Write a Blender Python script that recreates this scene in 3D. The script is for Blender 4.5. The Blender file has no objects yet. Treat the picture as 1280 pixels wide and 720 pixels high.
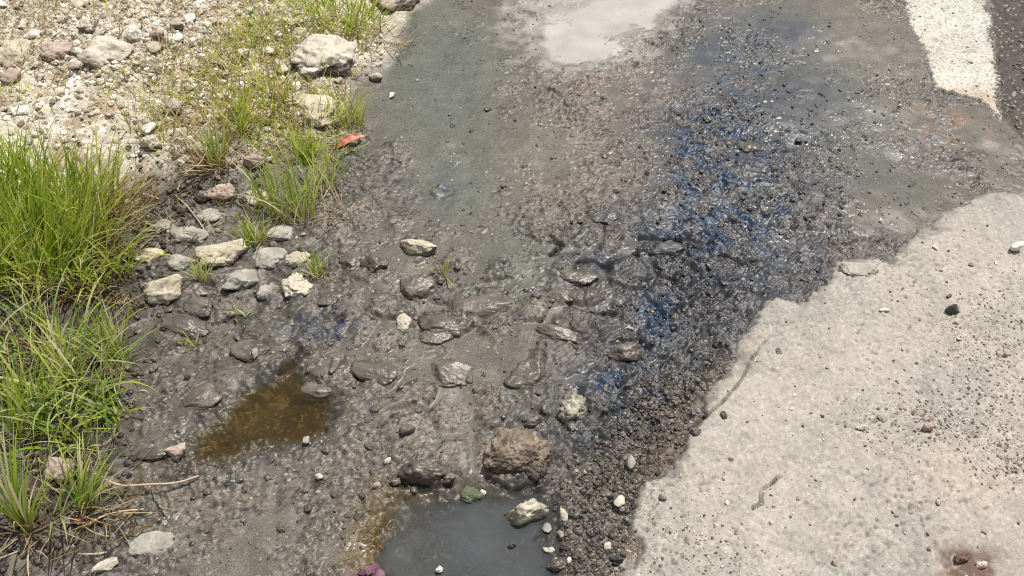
import bpy, math, random
import numpy as np
from mathutils import Vector

S = bpy.context.scene
COL = S.collection
R = math.radians
random.seed(7)
RNG = np.random.default_rng(11)

# ------------------------------------------------------------------ camera
CAM_H, PITCH, HFOV = 1.45, R(47), R(58)
cd = bpy.data.cameras.new('camera')
cam = bpy.data.objects.new('camera', cd)
COL.objects.link(cam)
cam.location = (0, 0, CAM_H)
cam.rotation_euler = (R(90) - PITCH, 0, 0)
cd.sensor_width = 36
cd.lens = 18 / math.tan(HFOV / 2)
cd.clip_start = 0.02
cd.clip_end = 1000
S.camera = cam

# ------------------------------------------------------------------ sky, sun, exposure
SUN_EL, SUN_AZ = R(66), R(40)          # azimuth from +Y towards +X
w = bpy.data.worlds.new('World')
S.world = w
w.use_nodes = True
nt = w.node_tree
nt.nodes.clear()
sky = nt.nodes.new('ShaderNodeTexSky')
sky.sky_type = 'NISHITA'
sky.sun_disc = False
sky.sun_elevation = SUN_EL
sky.sun_rotation = SUN_AZ
sky.dust_density = 7.0
sky.air_density = 1.0
bg = nt.nodes.new('ShaderNodeBackground')
bg.inputs[1].default_value = 0.08
wo = nt.nodes.new('ShaderNodeOutputWorld')
# broken white cloud over the sky
wtc = nt.nodes.new('ShaderNodeTexCoord')
wmp = nt.nodes.new('ShaderNodeMapping')
wmp.inputs['Scale'].default_value = (1.6, 1.6, 3.0)
wnz = nt.nodes.new('ShaderNodeTexNoise')
wnz.inputs['Scale'].default_value = 1.7
wnz.inputs['Detail'].default_value = 6
wrp = nt.nodes.new('ShaderNodeValToRGB')
wrp.color_ramp.elements[0].position = 0.36
wrp.color_ramp.elements[1].position = 0.60
wmx = nt.nodes.new('ShaderNodeMixRGB')
wmx.inputs[2].default_value = (7.5, 7.2, 6.7, 1)
nt.links.new(wtc.outputs['Generated'], wmp.inputs['Vector'])
nt.links.new(wmp.outputs[0], wnz.inputs['Vector'])
nt.links.new(wnz.outputs['Fac'], wrp.inputs[0])
nt.links.new(wrp.outputs[0], wmx.inputs[0])
nt.links.new(sky.outputs[0], wmx.inputs[1])
nt.links.new(wmx.outputs[0], bg.inputs[0])
nt.links.new(bg.outputs[0], wo.inputs[0])
sd = bpy.data.lights.new('sun', 'SUN')
sd.energy = 4.2
sd.angle = R(0.6)
sd.color = (1.0, 0.955, 0.88)
so = bpy.data.objects.new('sun', sd)
COL.objects.link(so)
dv = Vector((-math.cos(SUN_EL) * math.sin(SUN_AZ), -math.cos(SUN_EL) * math.cos(SUN_AZ), -math.sin(SUN_EL)))
so.rotation_euler = dv.to_track_quat('-Z', 'Y').to_euler()
so.location = (2, 2, 4)
S.view_settings.view_transform = 'Standard'
S.view_settings.look = 'None'
S.view_settings.gamma = 1
S.view_settings.exposure = 0.22
S.view_settings.use_curve_mapping = False
S.render.engine = 'CYCLES'
S.cycles.use_denoising = False
S.cycles.filter_width = 1.1
S.cycles.max_bounces = 6
S.cycles.transparent_max_bounces = 6

# ------------------------------------------------------------------ helpers: where things are
FPX = 640 / math.tan(HFOV / 2)


def P(px, py, z=0.0):
    """ground point (x, y) at height z under a spot of the 1280x720 photograph"""
    a, b = (px - 640) / FPX, -(py - 360) / FPX
    dx = a
    dy = math.cos(PITCH) + b * math.sin(PITCH)
    dz = -math.sin(PITCH) + b * math.cos(PITCH)
    t = (z - CAM_H) / dz
    return dx * t, dy * t


def mpp(px, py):
    """metres per photo pixel there: across, and along the ground away from the camera"""
    x0, y0 = P(px, py)
    return abs(P(px + 1, py)[0] - x0), abs(P(px, py - 1)[1] - y0)


# ------------------------------------------------------------------ helpers: noise
def _h(ix, iy, s):
    v = (ix.astype(np.int64) * 374761393 + iy.astype(np.int64) * 668265263 + s * 974711) & 0xffffffff
    v = ((v ^ (v >> 13)) * 1274126177) & 0xffffffff
    v = ((v ^ (v >> 16)) * 2246822519) & 0xffffffff
    return ((v ^ (v >> 15)) & 0xffffff) / float(0xffffff)


def perlin(x, y, s=0):
    ix, iy = np.floor(x), np.floor(y)
    fx, fy = x - ix, y - iy
    ux, uy = fx * fx * fx * (fx * (fx * 6 - 15) + 10), fy * fy * fy * (fy * (fy * 6 - 15) + 10)

    def g(dx, dy):
        a = _h(ix + dx, iy + dy, s) * 2 * math.pi
        return np.cos(a) * (fx - dx) + np.sin(a) * (fy - dy)
    a = g(0, 0) * (1 - ux) + g(1, 0) * ux
    b = g(0, 1) * (1 - ux) + g(1, 1) * ux
    return (a * (1 - uy) + b * uy) * 1.5          # about -1..1


def fbm(x, y, s=0, o=4, gain=0.5):
    r, a, f = 0, 1.0, 1.0
    for i in range(o):
        r = r + a * perlin(x * f + 17.3 * i, y * f - 9.1 * i, s + i)
        a *= gain
        f *= 2.03
    return r


def worley(x, y, s=0, jit=0.9):
    ix, iy = np.floor(x), np.floor(y)
    f1 = np.full(x.shape, 9.0)
    f2 = np.full(x.shape, 9.0)
    cid = np.zeros(x.shape)
    for dx in (-1, 0, 1):
        for dy in (-1, 0, 1):
            cx, cy = ix + dx, iy + dy
            ox = cx + 0.5 + (_h(cx, cy, s) - 0.5) * jit
            oy = cy + 0.5 + (_h(cx, cy, s + 91) - 0.5) * jit
            d = np.hypot(ox - x, oy - y)
            near = d < f1
            f2 = np.where(near, f1, np.minimum(f2, d))
            cid = np.where(near, _h(cx, cy, s + 57), cid)
            f1 = np.where(near, d, f1)
    return f1, f2, cid


def perlin3(p, s=0):
    i = np.floor(p)
    f = p - i
    u = f * f * (3 - 2 * f)
    r = 0
    for dx in (0, 1):
        for dy in (0, 1):
            for dz in (0, 1):
                k = _h(i[:, 0] + dx + 131 * (i[:, 2] + dz), i[:, 1] + dy - 57 * (i[:, 2] + dz), s)
                wgt = (u[:, 0] if dx else 1 - u[:, 0]) * (u[:, 1] if dy else 1 - u[:, 1]) * (u[:, 2] if dz else 1 - u[:, 2])
                r = r + wgt * k
    return r * 2 - 1


def ss(a, b, x):
    t = np.clip((x - a) / (b - a), 0, 1)
    return t * t * (3 - 2 * t)


def lerp(a, b, t):
    return a + (b - a) * t


def mixc(c, col, t):
    return c + (np.array(col) - c) * t[..., None]


def sdf(pts, X, Y):
    """signed distance (metres, positive inside) to a polygon given in photo spots"""
    q = [P(*p) for p in pts]
    d = np.full(X.shape, 1e9)
    inside = np.zeros(X.shape, bool)
    n = len(q)
    for i in range(n):
        (ax, ay), (bx, by) = q[i], q[(i + 1) % n]
        ex, ey = bx - ax, by - ay
        t = np.clip(((X - ax) * ex + (Y - ay) * ey) / (ex * ex + ey * ey + 1e-12), 0, 1)
        d = np.minimum(d, np.hypot(X - ax - t * ex, Y - ay - t * ey))
        if ay != by:
            c = ((ay > Y) != (by > Y)) & (X < (bx - ax) * (Y - ay) / (by - ay) + ax)
            inside ^= c
    return np.where(inside, d, -d)


def pline(pts, X, Y):
    q = [P(*p) for p in pts]
    d = np.full(X.shape, 1e9)
    for (ax, ay), (bx, by) in zip(q[:-1], q[1:]):
        ex, ey = bx - ax, by - ay
        t = np.clip(((X - ax) * ex + (Y - ay) * ey) / (ex * ex + ey * ey + 1e-12), 0, 1)
        d = np.minimum(d, np.hypot(X - ax - t * ex, Y - ay - t * ey))
    return d


def blob(px, py, rx, ry, X, Y):
    """soft spot on the ground: radii in photo pixels turned into metres"""
    cx, cy = P(px, py)
    mx, my = mpp(px, py)
    return np.exp(-(((X - cx) / (rx * mx)) ** 2 + ((Y - cy) / (ry * my)) ** 2))


# ------------------------------------------------------------------ the outlines on the ground
SLAB = [(1420, 200), (1280, 236), (1215, 248), (1165, 280), (1135, 305), (1112, 328), (1072, 322), (1045, 330), (1040, 352), (1000, 370),
        (955, 386), (938, 412), (905, 482), (866, 535), (840, 572), (800, 612), (786, 640), (790, 680), (768, 760), (740, 900), (1700, 1100), (1900, 300)]
STRIPE = [(1100, -170), (1212, -170), (1232, 0), (1242, 70), (1250, 150), (1225, 128), (1166, 112), (1148, 60), (1130, 0)]
ASPH = [(1216, -170), (1236, 0), (1250, 90), (1256, 150), (1275, 175), (1420, 190), (1700, 100), (1600, -170)]
BANK = [(-900, -170), (560, -170), (530, 0), (500, 35), (480, 75), (455, 120), (430, 180), (395, 215), (330, 240), (240, 235), (190, 265), (165, 330), (185, 400),
        (160, 450), (165, 520), (150, 580), (110, 640), (60, 700), (0, 800), (-900, 1100)]
BROWN_P = [(236, 582), (243, 545), (268, 520), (300, 492), (338, 478), (352, 462), (358, 446), (374, 444), (378, 462), (390, 486), (412, 508), (413, 545), (370, 556), (325, 566), (275, 582)]
GREY_P = [(462, 690), (480, 640), (500, 612), (560, 610), (605, 604), (640, 612), (668, 606), (690, 622), (704, 655), (690, 690), (705, 745), (650, 800), (480, 800), (470, 730)]
PALE_P = [(655, 60), (668, 20), (660, -60), (690, -140), (900, -140), (880, -40), (850, 5), (815, 38), (790, 70), (740, 82), (690, 78)]
SEEP = [(596, 604), (660, 606), (690, 590), (708, 560), (736, 548), (744, 560), (720, 600), (700, 640), (640, 640)]

# ------------------------------------------------------------------ the ground as a height field
STEP = 0.0034
X0, X1, Y0, Y1 = -2.25, 2.25, 0.30, 3.30


def terrain(X, Y, full=True):
    """heights and surface attributes at ground points"""
    wob = fbm(X * 9, Y * 9, 3, 4) * 0.018 + fbm(X * 60, Y * 60, 5, 3) * 0.006
    m = {}
    d_slab = sdf(SLAB, X, Y) + wob * 1.25
    d_bank = sdf(BANK, X, Y) + fbm(X * 7, Y * 7, 31, 4) * 0.04 + wob
    d_brown = sdf(BROWN_P, X, Y) + fbm(X * 9, Y * 9, 3, 4) * 0.018 + fbm(X * 45, Y * 45, 5, 3) * 0.009
    d_grey = sdf(GREY_P, X, Y) + fbm(X * 9, Y * 9, 3, 4) * 0.016 + fbm(X * 45, Y * 45, 5, 2) * 0.004
    d_pale = sdf(PALE_P, X, Y) + wob * 1.2
    d_seep = sdf(SEEP, X, Y) + wob * 0.5
    slab = ss(-0.002, 0.008, d_slab)
    bank = ss(-0.05, 0.06, d_bank)
    # --- the wet bed
    wx, wy = X + 0.011 * perlin(X * 14, Y * 14, 71), Y + 0.011 * perlin(X * 14 + 40, Y * 14, 72)
    f1, f2, cid = worley(wx * 11.0, wy * 11.0, 21)
    edge = f2 - f1
    cobm = np.clip(blob(640, 430, 230, 150, X, Y) * 1.3 + blob(330, 350, 150, 120, X, Y) + blob(800, 330, 120, 90, X, Y) * 0.8 + 0.05, 0, 1)
    cob = ss(0.02, 0.4, edge) * (0.25 + 0.75 * cid)
    g1, g2, gid = worley(X * 62 + perlin(X * 30, Y * 30, 8), Y * 62 + perlin(X * 30, Y * 30, 9), 41)
    grv = ss(0.0, 0.5, g2 - g1) * (gid ** 2.0)
    k1, k2, kid = worley(X * 135, Y * 135, 43)
    sml = ss(0.0, 0.5, k2 - k1) * (kid ** 1.5)
    low = fbm(X * 2.6, Y * 2.6, 1, 4)
    mid = fbm(X * 13, Y * 13, 2, 4)
    fin = fbm(X * 75, Y * 75, 4, 4, 0.6)
    gm = np.clip(0.55 + 0.8 * fbm(X * 4.5, Y * 4.5, 61, 3) + 0.9 * blob(790, 560, 80, 130, X, Y) + 0.7 * blob(720, 680, 60, 80, X, Y)
                 + 0.6 * blob(900, 250, 150, 140, X, Y) + 0.5 * blob(480, 560, 70, 70, X, Y) - 0.8 * blob(560, 70, 90, 80, X, Y), 0.06, 1)
    bed = low * 0.010 + mid * 0.0034 + cob * cobm * 0.013 + (grv * 0.0085 + sml * 0.0045) * gm + fin * (0.0008 + 0.0017 * gm)
    gap = np.full(X.shape, 9.0)
    for g in ([(713, 350), (722, 334), (742, 330), (760, 338), (778, 326), (795, 320)], [(690, 370), (712, 380), (722, 390), (745, 394), (768, 392)],
              [(757, 446), (762, 432), (780, 427), (805, 431)], [(376, 436), (366, 452), (348, 466)], [(800, 300), (820, 302), (860, 300), (875, 308)],
              [(900, 318), (930, 330), (948, 326)], [(690, 300), (700, 310), (690, 322)], [(500, 604), (540, 612), (562, 606)], [(610, 600), (640, 614), (672, 606)]):
        gap = np.minimum(gap, pline(g, X, Y))
    gap = ss(0.010, 0.003, gap + 0.5 * np.abs(wob) + 0.003 * mid)
    bed = bed - gap * 0.009
    # --- standing film of water in the flat places of the bed
    film_l = 0.0002 - 0.02 * gap + fbm(X * 3.2, Y * 3.2, 77, 2) * 0.006 + 0.006 * (blob(560, 70, 90, 90, X, Y) + blob(1090, 60, 60, 70, X, Y)
              + blob(1120, 260, 90, 50, X, Y) + blob(1000, 20, 70, 20, X, Y) + blob(620, 330, 60, 50, X, Y) + 0.8 * blob(480, 450, 110, 60, X, Y) + 0.6 * blob(700, 200, 100, 60, X, Y) + 0.7 * blob(560, 200, 80, 60, X, Y))
    film = ss(-0.0006, 0.0012, film_l + low * 0.010 - bed)
    bed = np.maximum(bed, film_l + low * 0.010 + fin * 0.00012)
    # --- puddle hollows
    hol = np.zeros(X.shape)
    for d, dep in ((d_brown, 0.030), (d_grey, 0.030), (d_pale, 0.010), (d_seep, 0.016)):
        hol = np.maximum(hol, ss(-0.03, 0.07, d) * dep)
    bed = bed - hol
    film = film * (1 - ss(0.004, 0.012, hol))
    # --- gravelly bank on the left
    b1, b2, bid = worley(wx * 26, wy * 26, 51)
    c1, c2, cid2 = worley(wx * 70, wy * 70, 52)
    bk = ss(0, 0.45, b2 - b1) * bid ** 2 * 0.014 + ss(0, 0.4, c2 - c1) * cid2 * 0.005 + fbm(X * 6, Y * 6, 53, 4) * 0.014 + fin * 0.0016
    rise = np.clip(d_bank + 0.05, 0, 0.5)
    bankz = 0.004 + rise * 0.11 + bk * (0.5 + 0.5 * ss(0, 0.3, d_bank))
    z = lerp(bed, np.maximum(bankz, bed * 0.5), bank)
    # --- worn pale slab on the right
    pit1, pit2, pid = worley(X * 85, Y * 85, 63)
    pits = (pid > 0.80) * ss(0.42, 0.12, pit1)
    bump = (pid < 0.13) * ss(0.45, 0.1, pit1)
    rough = np.clip(0.3 + 1.1 * fbm(X * 3.1, Y * 3.1, 66, 3) + 0.9 * blob(1230, 430, 60, 60, X, Y) + 0.8 * blob(1180, 520, 90, 40, X, Y) + 0.7 * blob(850, 690, 80, 60, X, Y), 0.05, 1)
    q1, q2, qid = worley(X * 125 + perlin(X * 50, Y * 50, 65) * .6, Y * 125, 64)
    spall = fbm(X * 16, Y * 16, 69, 4)
    sz = 0.0135 + fbm(X * 5, Y * 5, 67, 4) * 0.005 + fin * 0.0009 + (bump * 0.0035 - pits * 0.0028) * (0.3 + rough) + (q2 - q1) * 0.0016 * rough
    sz = sz - ss(0.28, 0.34, spall) * 0.0022
    scr = np.abs(fbm(X * 3.5 + 5, Y * 3.5, 68, 3))
    sz = sz - ss(0.012, 0.0, scr) * 0.003 * rough
    lip = np.minimum(pline([(955, 432), (938, 452), (925, 480), (900, 508), (868, 532)], X, Y), pline([(975, 598), (960, 612), (948, 618), (950, 634), (940, 640)], X, Y)) + 0.004 * np.abs(perlin(X * 30, Y * 30, 89))
    lip = ss(0.0040, 0.0014, lip) * ss(-0.75, -0.2, fbm(X * 20, Y * 20, 70, 2))
    gran = np.clip(0.35 + 0.8 * blob(900, 660, 130, 70, X, Y) + 0.6 * blob(1000, 430, 70, 40, X, Y) + 0.7 * fbm(X * 4, Y * 4, 88, 3), 0.1, 1)
    sz = sz - (qid < 0.20) * ss(0.48, 0.15, q1) * 0.0028 * gran + (qid > 0.85) * ss(0.48, 0.15, q1) * 0.0018 * gran - lip * 0.012 + (kid ** 3) * ss(0.4, 0.1, k1) * 0.0016
    tap = ss(P(0, 330)[1] - 0.25, P(0, 330)[1] + 0.25, Y)
    sz = sz * lerp(1.0, 0.55, tap) - 0.006 * ss(0.06, 0.0, d_slab)
    z = lerp(z, np.maximum(sz, z * 0.3), slab)
    # --- painted band and asphalt at the upper right
    d_str = sdf(STRIPE, X, Y) + wob * 0.7 + fin * 0.010 - 0.01 * blob(1150, 80, 20, 80, X, Y)
    d_as = sdf(ASPH, X, Y) + wob * 0.3
    asp = ss(-0.01, 0.01, d_as)
    az = 0.006 + sml * 0.0042 + grv * 0.003 + fin * 0.0012
    z = lerp(z, az, asp * (1 - slab))
    stm = ss(0.0, 0.006, d_str) * (1 - slab)
    stz = 0.0065 + fbm(X * 8, Y * 8, 81, 3) * 0.002 + fin * 0.0011 + sml * 0.0016 - pits * 0.002
    z = lerp(z, stz, stm)
    # wide flat surroundings beyond what was looked at closely
    m.update(lip=lip, gran=gran, z=z, d_slab=d_slab, d_bank=d_bank, d_str=d_str, d_as=d_as, d_brown=d_brown, d_grey=d_grey, d_pale=d_pale)
    if not full:
        return m
    # ================= colour of the matter itself
    n1 = fbm(X * 5.5, Y * 5.5, 101, 4)
    n2 = fbm(X * 22, Y * 22, 102, 4)
    n3 = fbm(X * 110, Y * 110, 103, 3, 0.7)
    c = np.zeros(X.shape + (3,)) + np.array((0.084, 0.076, 0.064))
    c = mixc(c, (0.136, 0.122, 0.104), ss(-0.3, 0.7, n1))
    c = mixc(c, (0.070, 0.071, 0.059), ss(-0.1, 0.6, fbm(X * 4, Y * 4, 104, 3)))
    pink = np.clip(blob(780, 95, 85, 55, X, Y) * 0.9 + blob(700, 220, 130, 80, X, Y) * 0.45 + blob(860, 350, 90, 60, X, Y) * 0.2, 0, 1)
    c = mixc(c, (0.20, 0.150, 0.130), pink * (0.6 + 0.5 * n2.clip(-1, 1)).clip(0, 1))
    teal = np.clip(blob(560, 100, 80, 90, X, Y) * 0.75 + blob(570, 235, 50, 40, X, Y) * 0.6 + blob(1080, 140, 90, 90, X, Y) * 0.35 + blob(640, 320, 60, 60, X, Y) * 0.4, 0, 1)
    c = mixc(c, (0.070, 0.095, 0.084), teal)
    tan_ = np.clip(blob(670, 190, 60, 40, X, Y) * 0.8 + blob(1090, 60, 60, 70, X, Y) * 0.7 + blob(940, 10, 60, 20, X, Y) + blob(560, 500, 90, 60, X, Y) * 0.5
                   + blob(260, 640, 90, 50, X, Y) * 0.5, 0, 1)
    c = mixc(c, (0.17, 0.150, 0.112), tan_ * 0.8)
    green = np.clip(blob(665, 370, 25, 40, X, Y) + blob(620, 400, 40, 40, X, Y) * 0.5 + blob(240, 420, 70, 40, X, Y) * 0.6, 0, 1)
    c = mixc(c, (0.085, 0.10, 0.055), green * 0.8 * ss(-0.4, 0.5, n2))
    # single grains: dark and pale ones
    c = c * (0.80 + 0.45 * gid * gm + 0.25 * kid)[..., None]
    c = c * (1 + 0.38 * n3)[..., None].clip(0.3, 2.0)
    worm = fbm(X * 58 + 2 * perlin(X * 20, Y * 20, 301), Y * 74, 302, 3, 0.55)
    c = mixc(c, (0.024, 0.022, 0.021), ss(0.24, 0.52, worm) * (0.45 + 0.55 * ss(-0.3, 0.4, fbm(X * 7, Y * 7, 303, 3))) * 0.85 * (1 - 0.65 * film))
    c = mixc(c, (0.21, 0.195, 0.17), ss(-0.45, -0.8, worm) * 0.4 * (1 - 0.6 * film))
    c = mixc(c, (0.30, 0.29, 0.265), ((kid > 0.97) & (k1 < 0.40)) * 0.7 * (1 - 0.6 * film))
    c = mixc(c, (0.025, 0.024, 0.025), ((gid < 0.10) & (g1 < 0.40)) * 0.8 * (1 - 0.4 * film))
    c = mixc(c, (0.020, 0.020, 0.022), ((kid < 0.11) & (k1 < 0.45)) * 0.8)
    # near-black colour in the gaps between cobbles and in the cracks
    c = mixc(c, (0.022, 0.022, 0.024), ss(0.10, 0.02, edge) * cobm * ss(-0.25, 0.35, n1 + 0.3 * n2) * 0.85)
    c = mixc(c, (0.014, 0.013, 0.013), gap * 0.92)
    # blue stained oily streak
    streak = pline([(930, 40), (915, 130), (895, 200), (880, 260), (850, 330), (835, 400), (815, 450), (785, 490)], X, Y)
    pat = fbm(X * 15, Y * 15, 310, 4)
    pat2 = fbm(X * 38, Y * 26, 311, 3)
    band = np.clip(ss(0.34, 0.08, pline([(930, 30), (905, 200), (885, 300), (860, 400), (810, 470)], X, Y) + 0.10 * n1) + ss(0.20, 0.03, pline([(985, 340), (925, 400), (890, 480), (830, 540)], X, Y) + 0.05 * n1), 0, 1)
    band = band * lerp(1.0, 0.55, ss(P(0, 200)[1], P(0, 40)[1], Y))
    c = lerp(c, c * 0.40 + np.array((0.010, 0.013, 0.019)), (band * 0.85)[..., None])
    blue = ss(0.17, 0.0, streak + 0.10 * n1) * 0.9
    deep = np.clip(1.3 * blob(905, 205, 58, 80, X, Y) + 0.5 * blob(918, 110, 30, 70, X, Y) + 0.5 * blob(880, 270, 60, 60, X, Y) + 1.3 * blob(785, 488, 46, 28, X, Y) + 1.1 * blob(820, 392, 26, 28, X, Y)
                   + 0.35 * blob(930, 300, 70, 50, X, Y) + 0.6 * blob(545, 235, 30, 28, X, Y) + 0.6 * blob(410, 410, 44, 26, X, Y) + 0.35 * blob(735, 330, 40, 20, X, Y), 0, 1)
    black = np.clip(1.1 * blob(860, 330, 120, 75, X, Y) + 0.5 * blob(960, 190, 80, 80, X, Y) + 0.8 * blob(920, 430, 60, 60, X, Y) + 0.7 * blob(820, 430, 60, 60, X, Y) + 0.6 * blob(960, 280, 60, 50, X, Y) + 0.8 * blob(785, 488, 50, 34, X, Y), 0, 1)
    haze_b = np.clip(blob(1020, 160, 150, 130, X, Y) * 0.55 + blob(900, 350, 130, 110, X, Y) * 0.5, 0, 1)
    c = mixc(c, (0.066, 0.074, 0.088), haze_b * 0.7)
    c = mixc(c, (0.034, 0.050, 0.070), blue * ss(-0.3, 0.4, pat + 0.4 * n2) * (1 - 0.5 * ss(0.3, .6, worm)))
    c = mixc(c, (0.012, 0.012, 0.016), black * ss(-0.45, 0.25, pat2 + 0.5 * n1) * 0.93)
    dm = np.clip(deep * ss(-0.25, 0.25, pat) * ss(-0.5, 0.2, pat2), 0, 1)
    c = mixc(c, (0.009, 0.040, 0.098), dm * 0.95)
    c = mixc(c, (0.008, 0.012, 0.024), deep * ss(0.15, 0.5, pat2) * 0.9)
    # gaps of the gravel by the slab are black
    dark_g = np.clip(blob(760, 640, 70, 110, X, Y) + blob(800, 560, 60, 60, X, Y) + 0.7 * blob(890, 440, 50, 60, X, Y), 0, 1)
    c = mixc(c, (0.035, 0.032, 0.030), dark_g * ss(0.35, 0.05, g2 - g1) * 0.9)
    # brown silt along the slab's foot
    c = mixc(c, (0.105, 0.078, 0.052), ss(0.05, 0.0, np.abs(d_slab + 0.02)) * ss(P(0, 420)[1], P(0, 520)[1], Y) * 0.8)
    # film places are covered by fine grey silt
    filmc = np.zeros(c.shape) + np.array((0.104, 0.102, 0.087))
    filmc = mixc(filmc, (0.085, 0.105, 0.095), teal)
    filmc = mixc(filmc, (0.045, 0.058, 0.078), np.clip(blue + haze_b * 0.4 + band * 0.8, 0, 1))
    c = c * np.array((0.97, 0.94, 0.95))
    filmc = filmc * np.array((1.03, 1.0, 0.97))
    c = lerp(c, filmc * (1 + 0.12 * n2 + 0.12 * n3)[..., None], (film * 0.75)[..., None])
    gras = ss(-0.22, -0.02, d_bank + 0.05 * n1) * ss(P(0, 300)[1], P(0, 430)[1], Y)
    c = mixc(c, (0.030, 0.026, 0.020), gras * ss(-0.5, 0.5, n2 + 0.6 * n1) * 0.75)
    # puddle bottoms
    c = mixc(c, (0.120, 0.095, 0.046), ss(-0.01, 0.02, d_brown) * (0.75 + 0.3 * n2.clip(-.8, .7)))
    c = mixc(c, (0.085, 0.083, 0.072), ss(0.0, 0.03, d_grey) * 0.8)
    c = mixc(c, (0.13, 0.085, 0.025), np.clip(1.5 * blob(492, 680, 48, 62, X, Y), 0, 1))
    c = mixc(c, (0.27, 0.265, 0.25), ss(-0.10, 0.04, d_pale + 0.06 * n2 + 0.04 * n1) * 0.9)  # bright sky reflection of the pale puddle, painted into its bed
    rgh = lerp(0.52, 0.30, film) + 0.14 * n2 - 0.08 * np.clip(deep + black * .7, 0, 1)
    damp_w = ss(-0.05, -0.002, np.maximum(d_brown, d_grey) + 0.012 * n2)
    c = c * (1 - 0.38 * damp_w)[..., None]
    rgh = rgh - 0.12 * damp_w
    # --- bank
    bc = np.zeros(c.shape) + np.array((0.46, 0.425, 0.355))
    bc = mixc(bc, (0.55, 0.515, 0.445), ss(-0.2, 0.6, n1))
    bc = mixc(bc, (0.36, 0.29, 0.205), ss(0.15, 0.8, fbm(X * 7, Y * 7, 121, 4)))
    bc = bc * (0.62 + 0.35 * bid + 0.28 * cid2)[..., None]
    bc = bc * (1 + 0.28 * n3)[..., None].clip(0.4, 1.7)
    soil_shade = np.array((0.034, 0.026, 0.018))
    wet_shade = ss(0.20, -0.02, d_bank + 0.10 * n1) * ss(P(0, 60)[1] + 0.2, P(0, 260)[1], Y)
    wet_shade = np.maximum(wet_shade, np.clip(blob(90, 440, 190, 130, X, Y) * 1.6 + blob(60, 620, 190, 120, X, Y) * 1.2 + blob(240, 265, 90, 55, X, Y) * 1.2, 0, 1))  # shade under the left grass painted in, plus real wet mud beside it
    bc = lerp(bc, bc * 0.10 + soil_shade * 0.45, wet_shade[..., None])  # dark wet soil, also used as painted grass shade
    bc = mixc(bc, (0.022, 0.019, 0.016), wet_shade * ss(0.1, 0.6, n2 + 0.4 * n1) * 0.8)
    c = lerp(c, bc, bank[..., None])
    rgh = lerp(rgh, lerp(0.9, 0.55, wet_shade), bank)
    # --- slab
    sc_ = np.zeros(c.shape) + np.array((0.314, 0.293, 0.266))
    sc_ = mixc(sc_, (0.344, 0.319, 0.287), ss(-0.3, 0.5, n1))
    sc_ = mixc(sc_, (0.265, 0.257, 0.240), ss(0.0, 0.7, fbm(X * 6.5, Y * 6.5, 131, 4)) * 0.8)
    sc_ = mixc(sc_, (0.37, 0.305, 0.25), np.clip(blob(1180, 600, 60, 50, X, Y) + blob(1250, 600, 50, 40, X, Y), 0, 1) * 0.4)
    sc_ = sc_ * (1 + 0.09 * n2 + 0.15 * n3)[..., None]
    sc_ = mixc(sc_, (0.46, 0.43, 0.385), ((kid > 0.90) & (k1 < 0.4)) * 0.6)
    sc_ = mixc(sc_, (0.20, 0.175, 0.15), ((kid < 0.10) & (k1 < 0.36)) * (0.25 + 0.6 * rough))
    sc_ = mixc(sc_, (0.12, 0.10, 0.085), pits * (0.15 + 0.7 * rough) * (_h(np.floor(X * 85), np.floor(Y * 85), 5) > 0.35))
    sc_ = mixc(sc_, (0.50, 0.47, 0.42), bump * 0.5)
    sc_ = mixc(sc_, (0.17, 0.145, 0.12), ((qid < 0.05) & (q1 < 0.4)) * (0.15 + 0.7 * rough))
    sc_ = mixc(sc_, (0.15, 0.125, 0.10), ss(0.010, 0.0, scr) * 0.55 * rough)
    sc_ = mixc(sc_, (0.10, 0.055, 0.045), np.clip(1.5 * blob(1205, 712, 46, 24, X, Y) * ss(-0.6, 0.2, n2), 0, 1) * 0.9)
    sc_ = mixc(sc_, (0.11, 0.09, 0.075), lip * 0.8)
    sc_ = mixc(sc_, (0.16, 0.14, 0.12), (qid < 0.20) * ss(0.45, 0.2, q1) * gran * 0.6)
    sc_ = mixc(sc_, (0.45, 0.42, 0.375), (qid > 0.85) * ss(0.45, 0.2, q1) * gran * 0.5)
    damp = ss(0.030, 0.0, d_slab + 0.02 * n2)
    sc_ = sc_ * lerp(1.0, 0.62, damp)[..., None]
    c = lerp(c, sc_, slab[..., None])
    rgh = lerp(rgh, lerp(0.92, 0.7, damp), slab)
    # --- asphalt
    ac = np.zeros(c.shape) + np.array((0.062, 0.058, 0.050))
    ac = ac * (0.35 + 0.7 * kid + 0.35 * gid)[..., None]
    ac = mixc(ac, (0.35, 0.33, 0.29), ((kid > 0.93) & (k1 < 0.42)) * 0.85)
    c = lerp(c, ac, (asp * (1 - slab))[..., None])
    rgh = lerp(rgh, 0.75, asp * (1 - slab))
    # --- painted band, worn
    pc = np.zeros(c.shape) + np.array((0.55, 0.535, 0.49))
    pc = pc * (0.86 + 0.12 * n1 + 0.14 * n2 + 0.16 * n3)[..., None].clip(0.4, 1.2)
    pc = mixc(pc, (0.20, 0.19, 0.17), np.maximum(pits * 0.6, ss(0.35, 0.75, n2 + 0.6 * n3) * 0.65))
    pc = mixc(pc, (0.16, 0.15, 0.13), ((kid < 0.16) & (k1 < 0.4)) * 0.6)
    pc = mixc(pc, (0.40, 0.28, 0.17), blob(1215, 128, 45, 16, X, Y) * 0.55)
    c = lerp(c, pc, stm[..., None])
    rgh = lerp(rgh, 0.8, stm)
    rust = blob(1185, 155, 50, 26, X, Y) * (1 - stm) * (1 - slab) * ss(-0.3, 0.5, n2)
    c = mixc(c, (0.16, 0.095, 0.060), rust * 0.75)
    m['col'] = c.clip(0.006, 0.85)
    m['rgh'] = rgh.clip(0.10, 0.97)
    m['stm'] = stm
    return m


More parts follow.
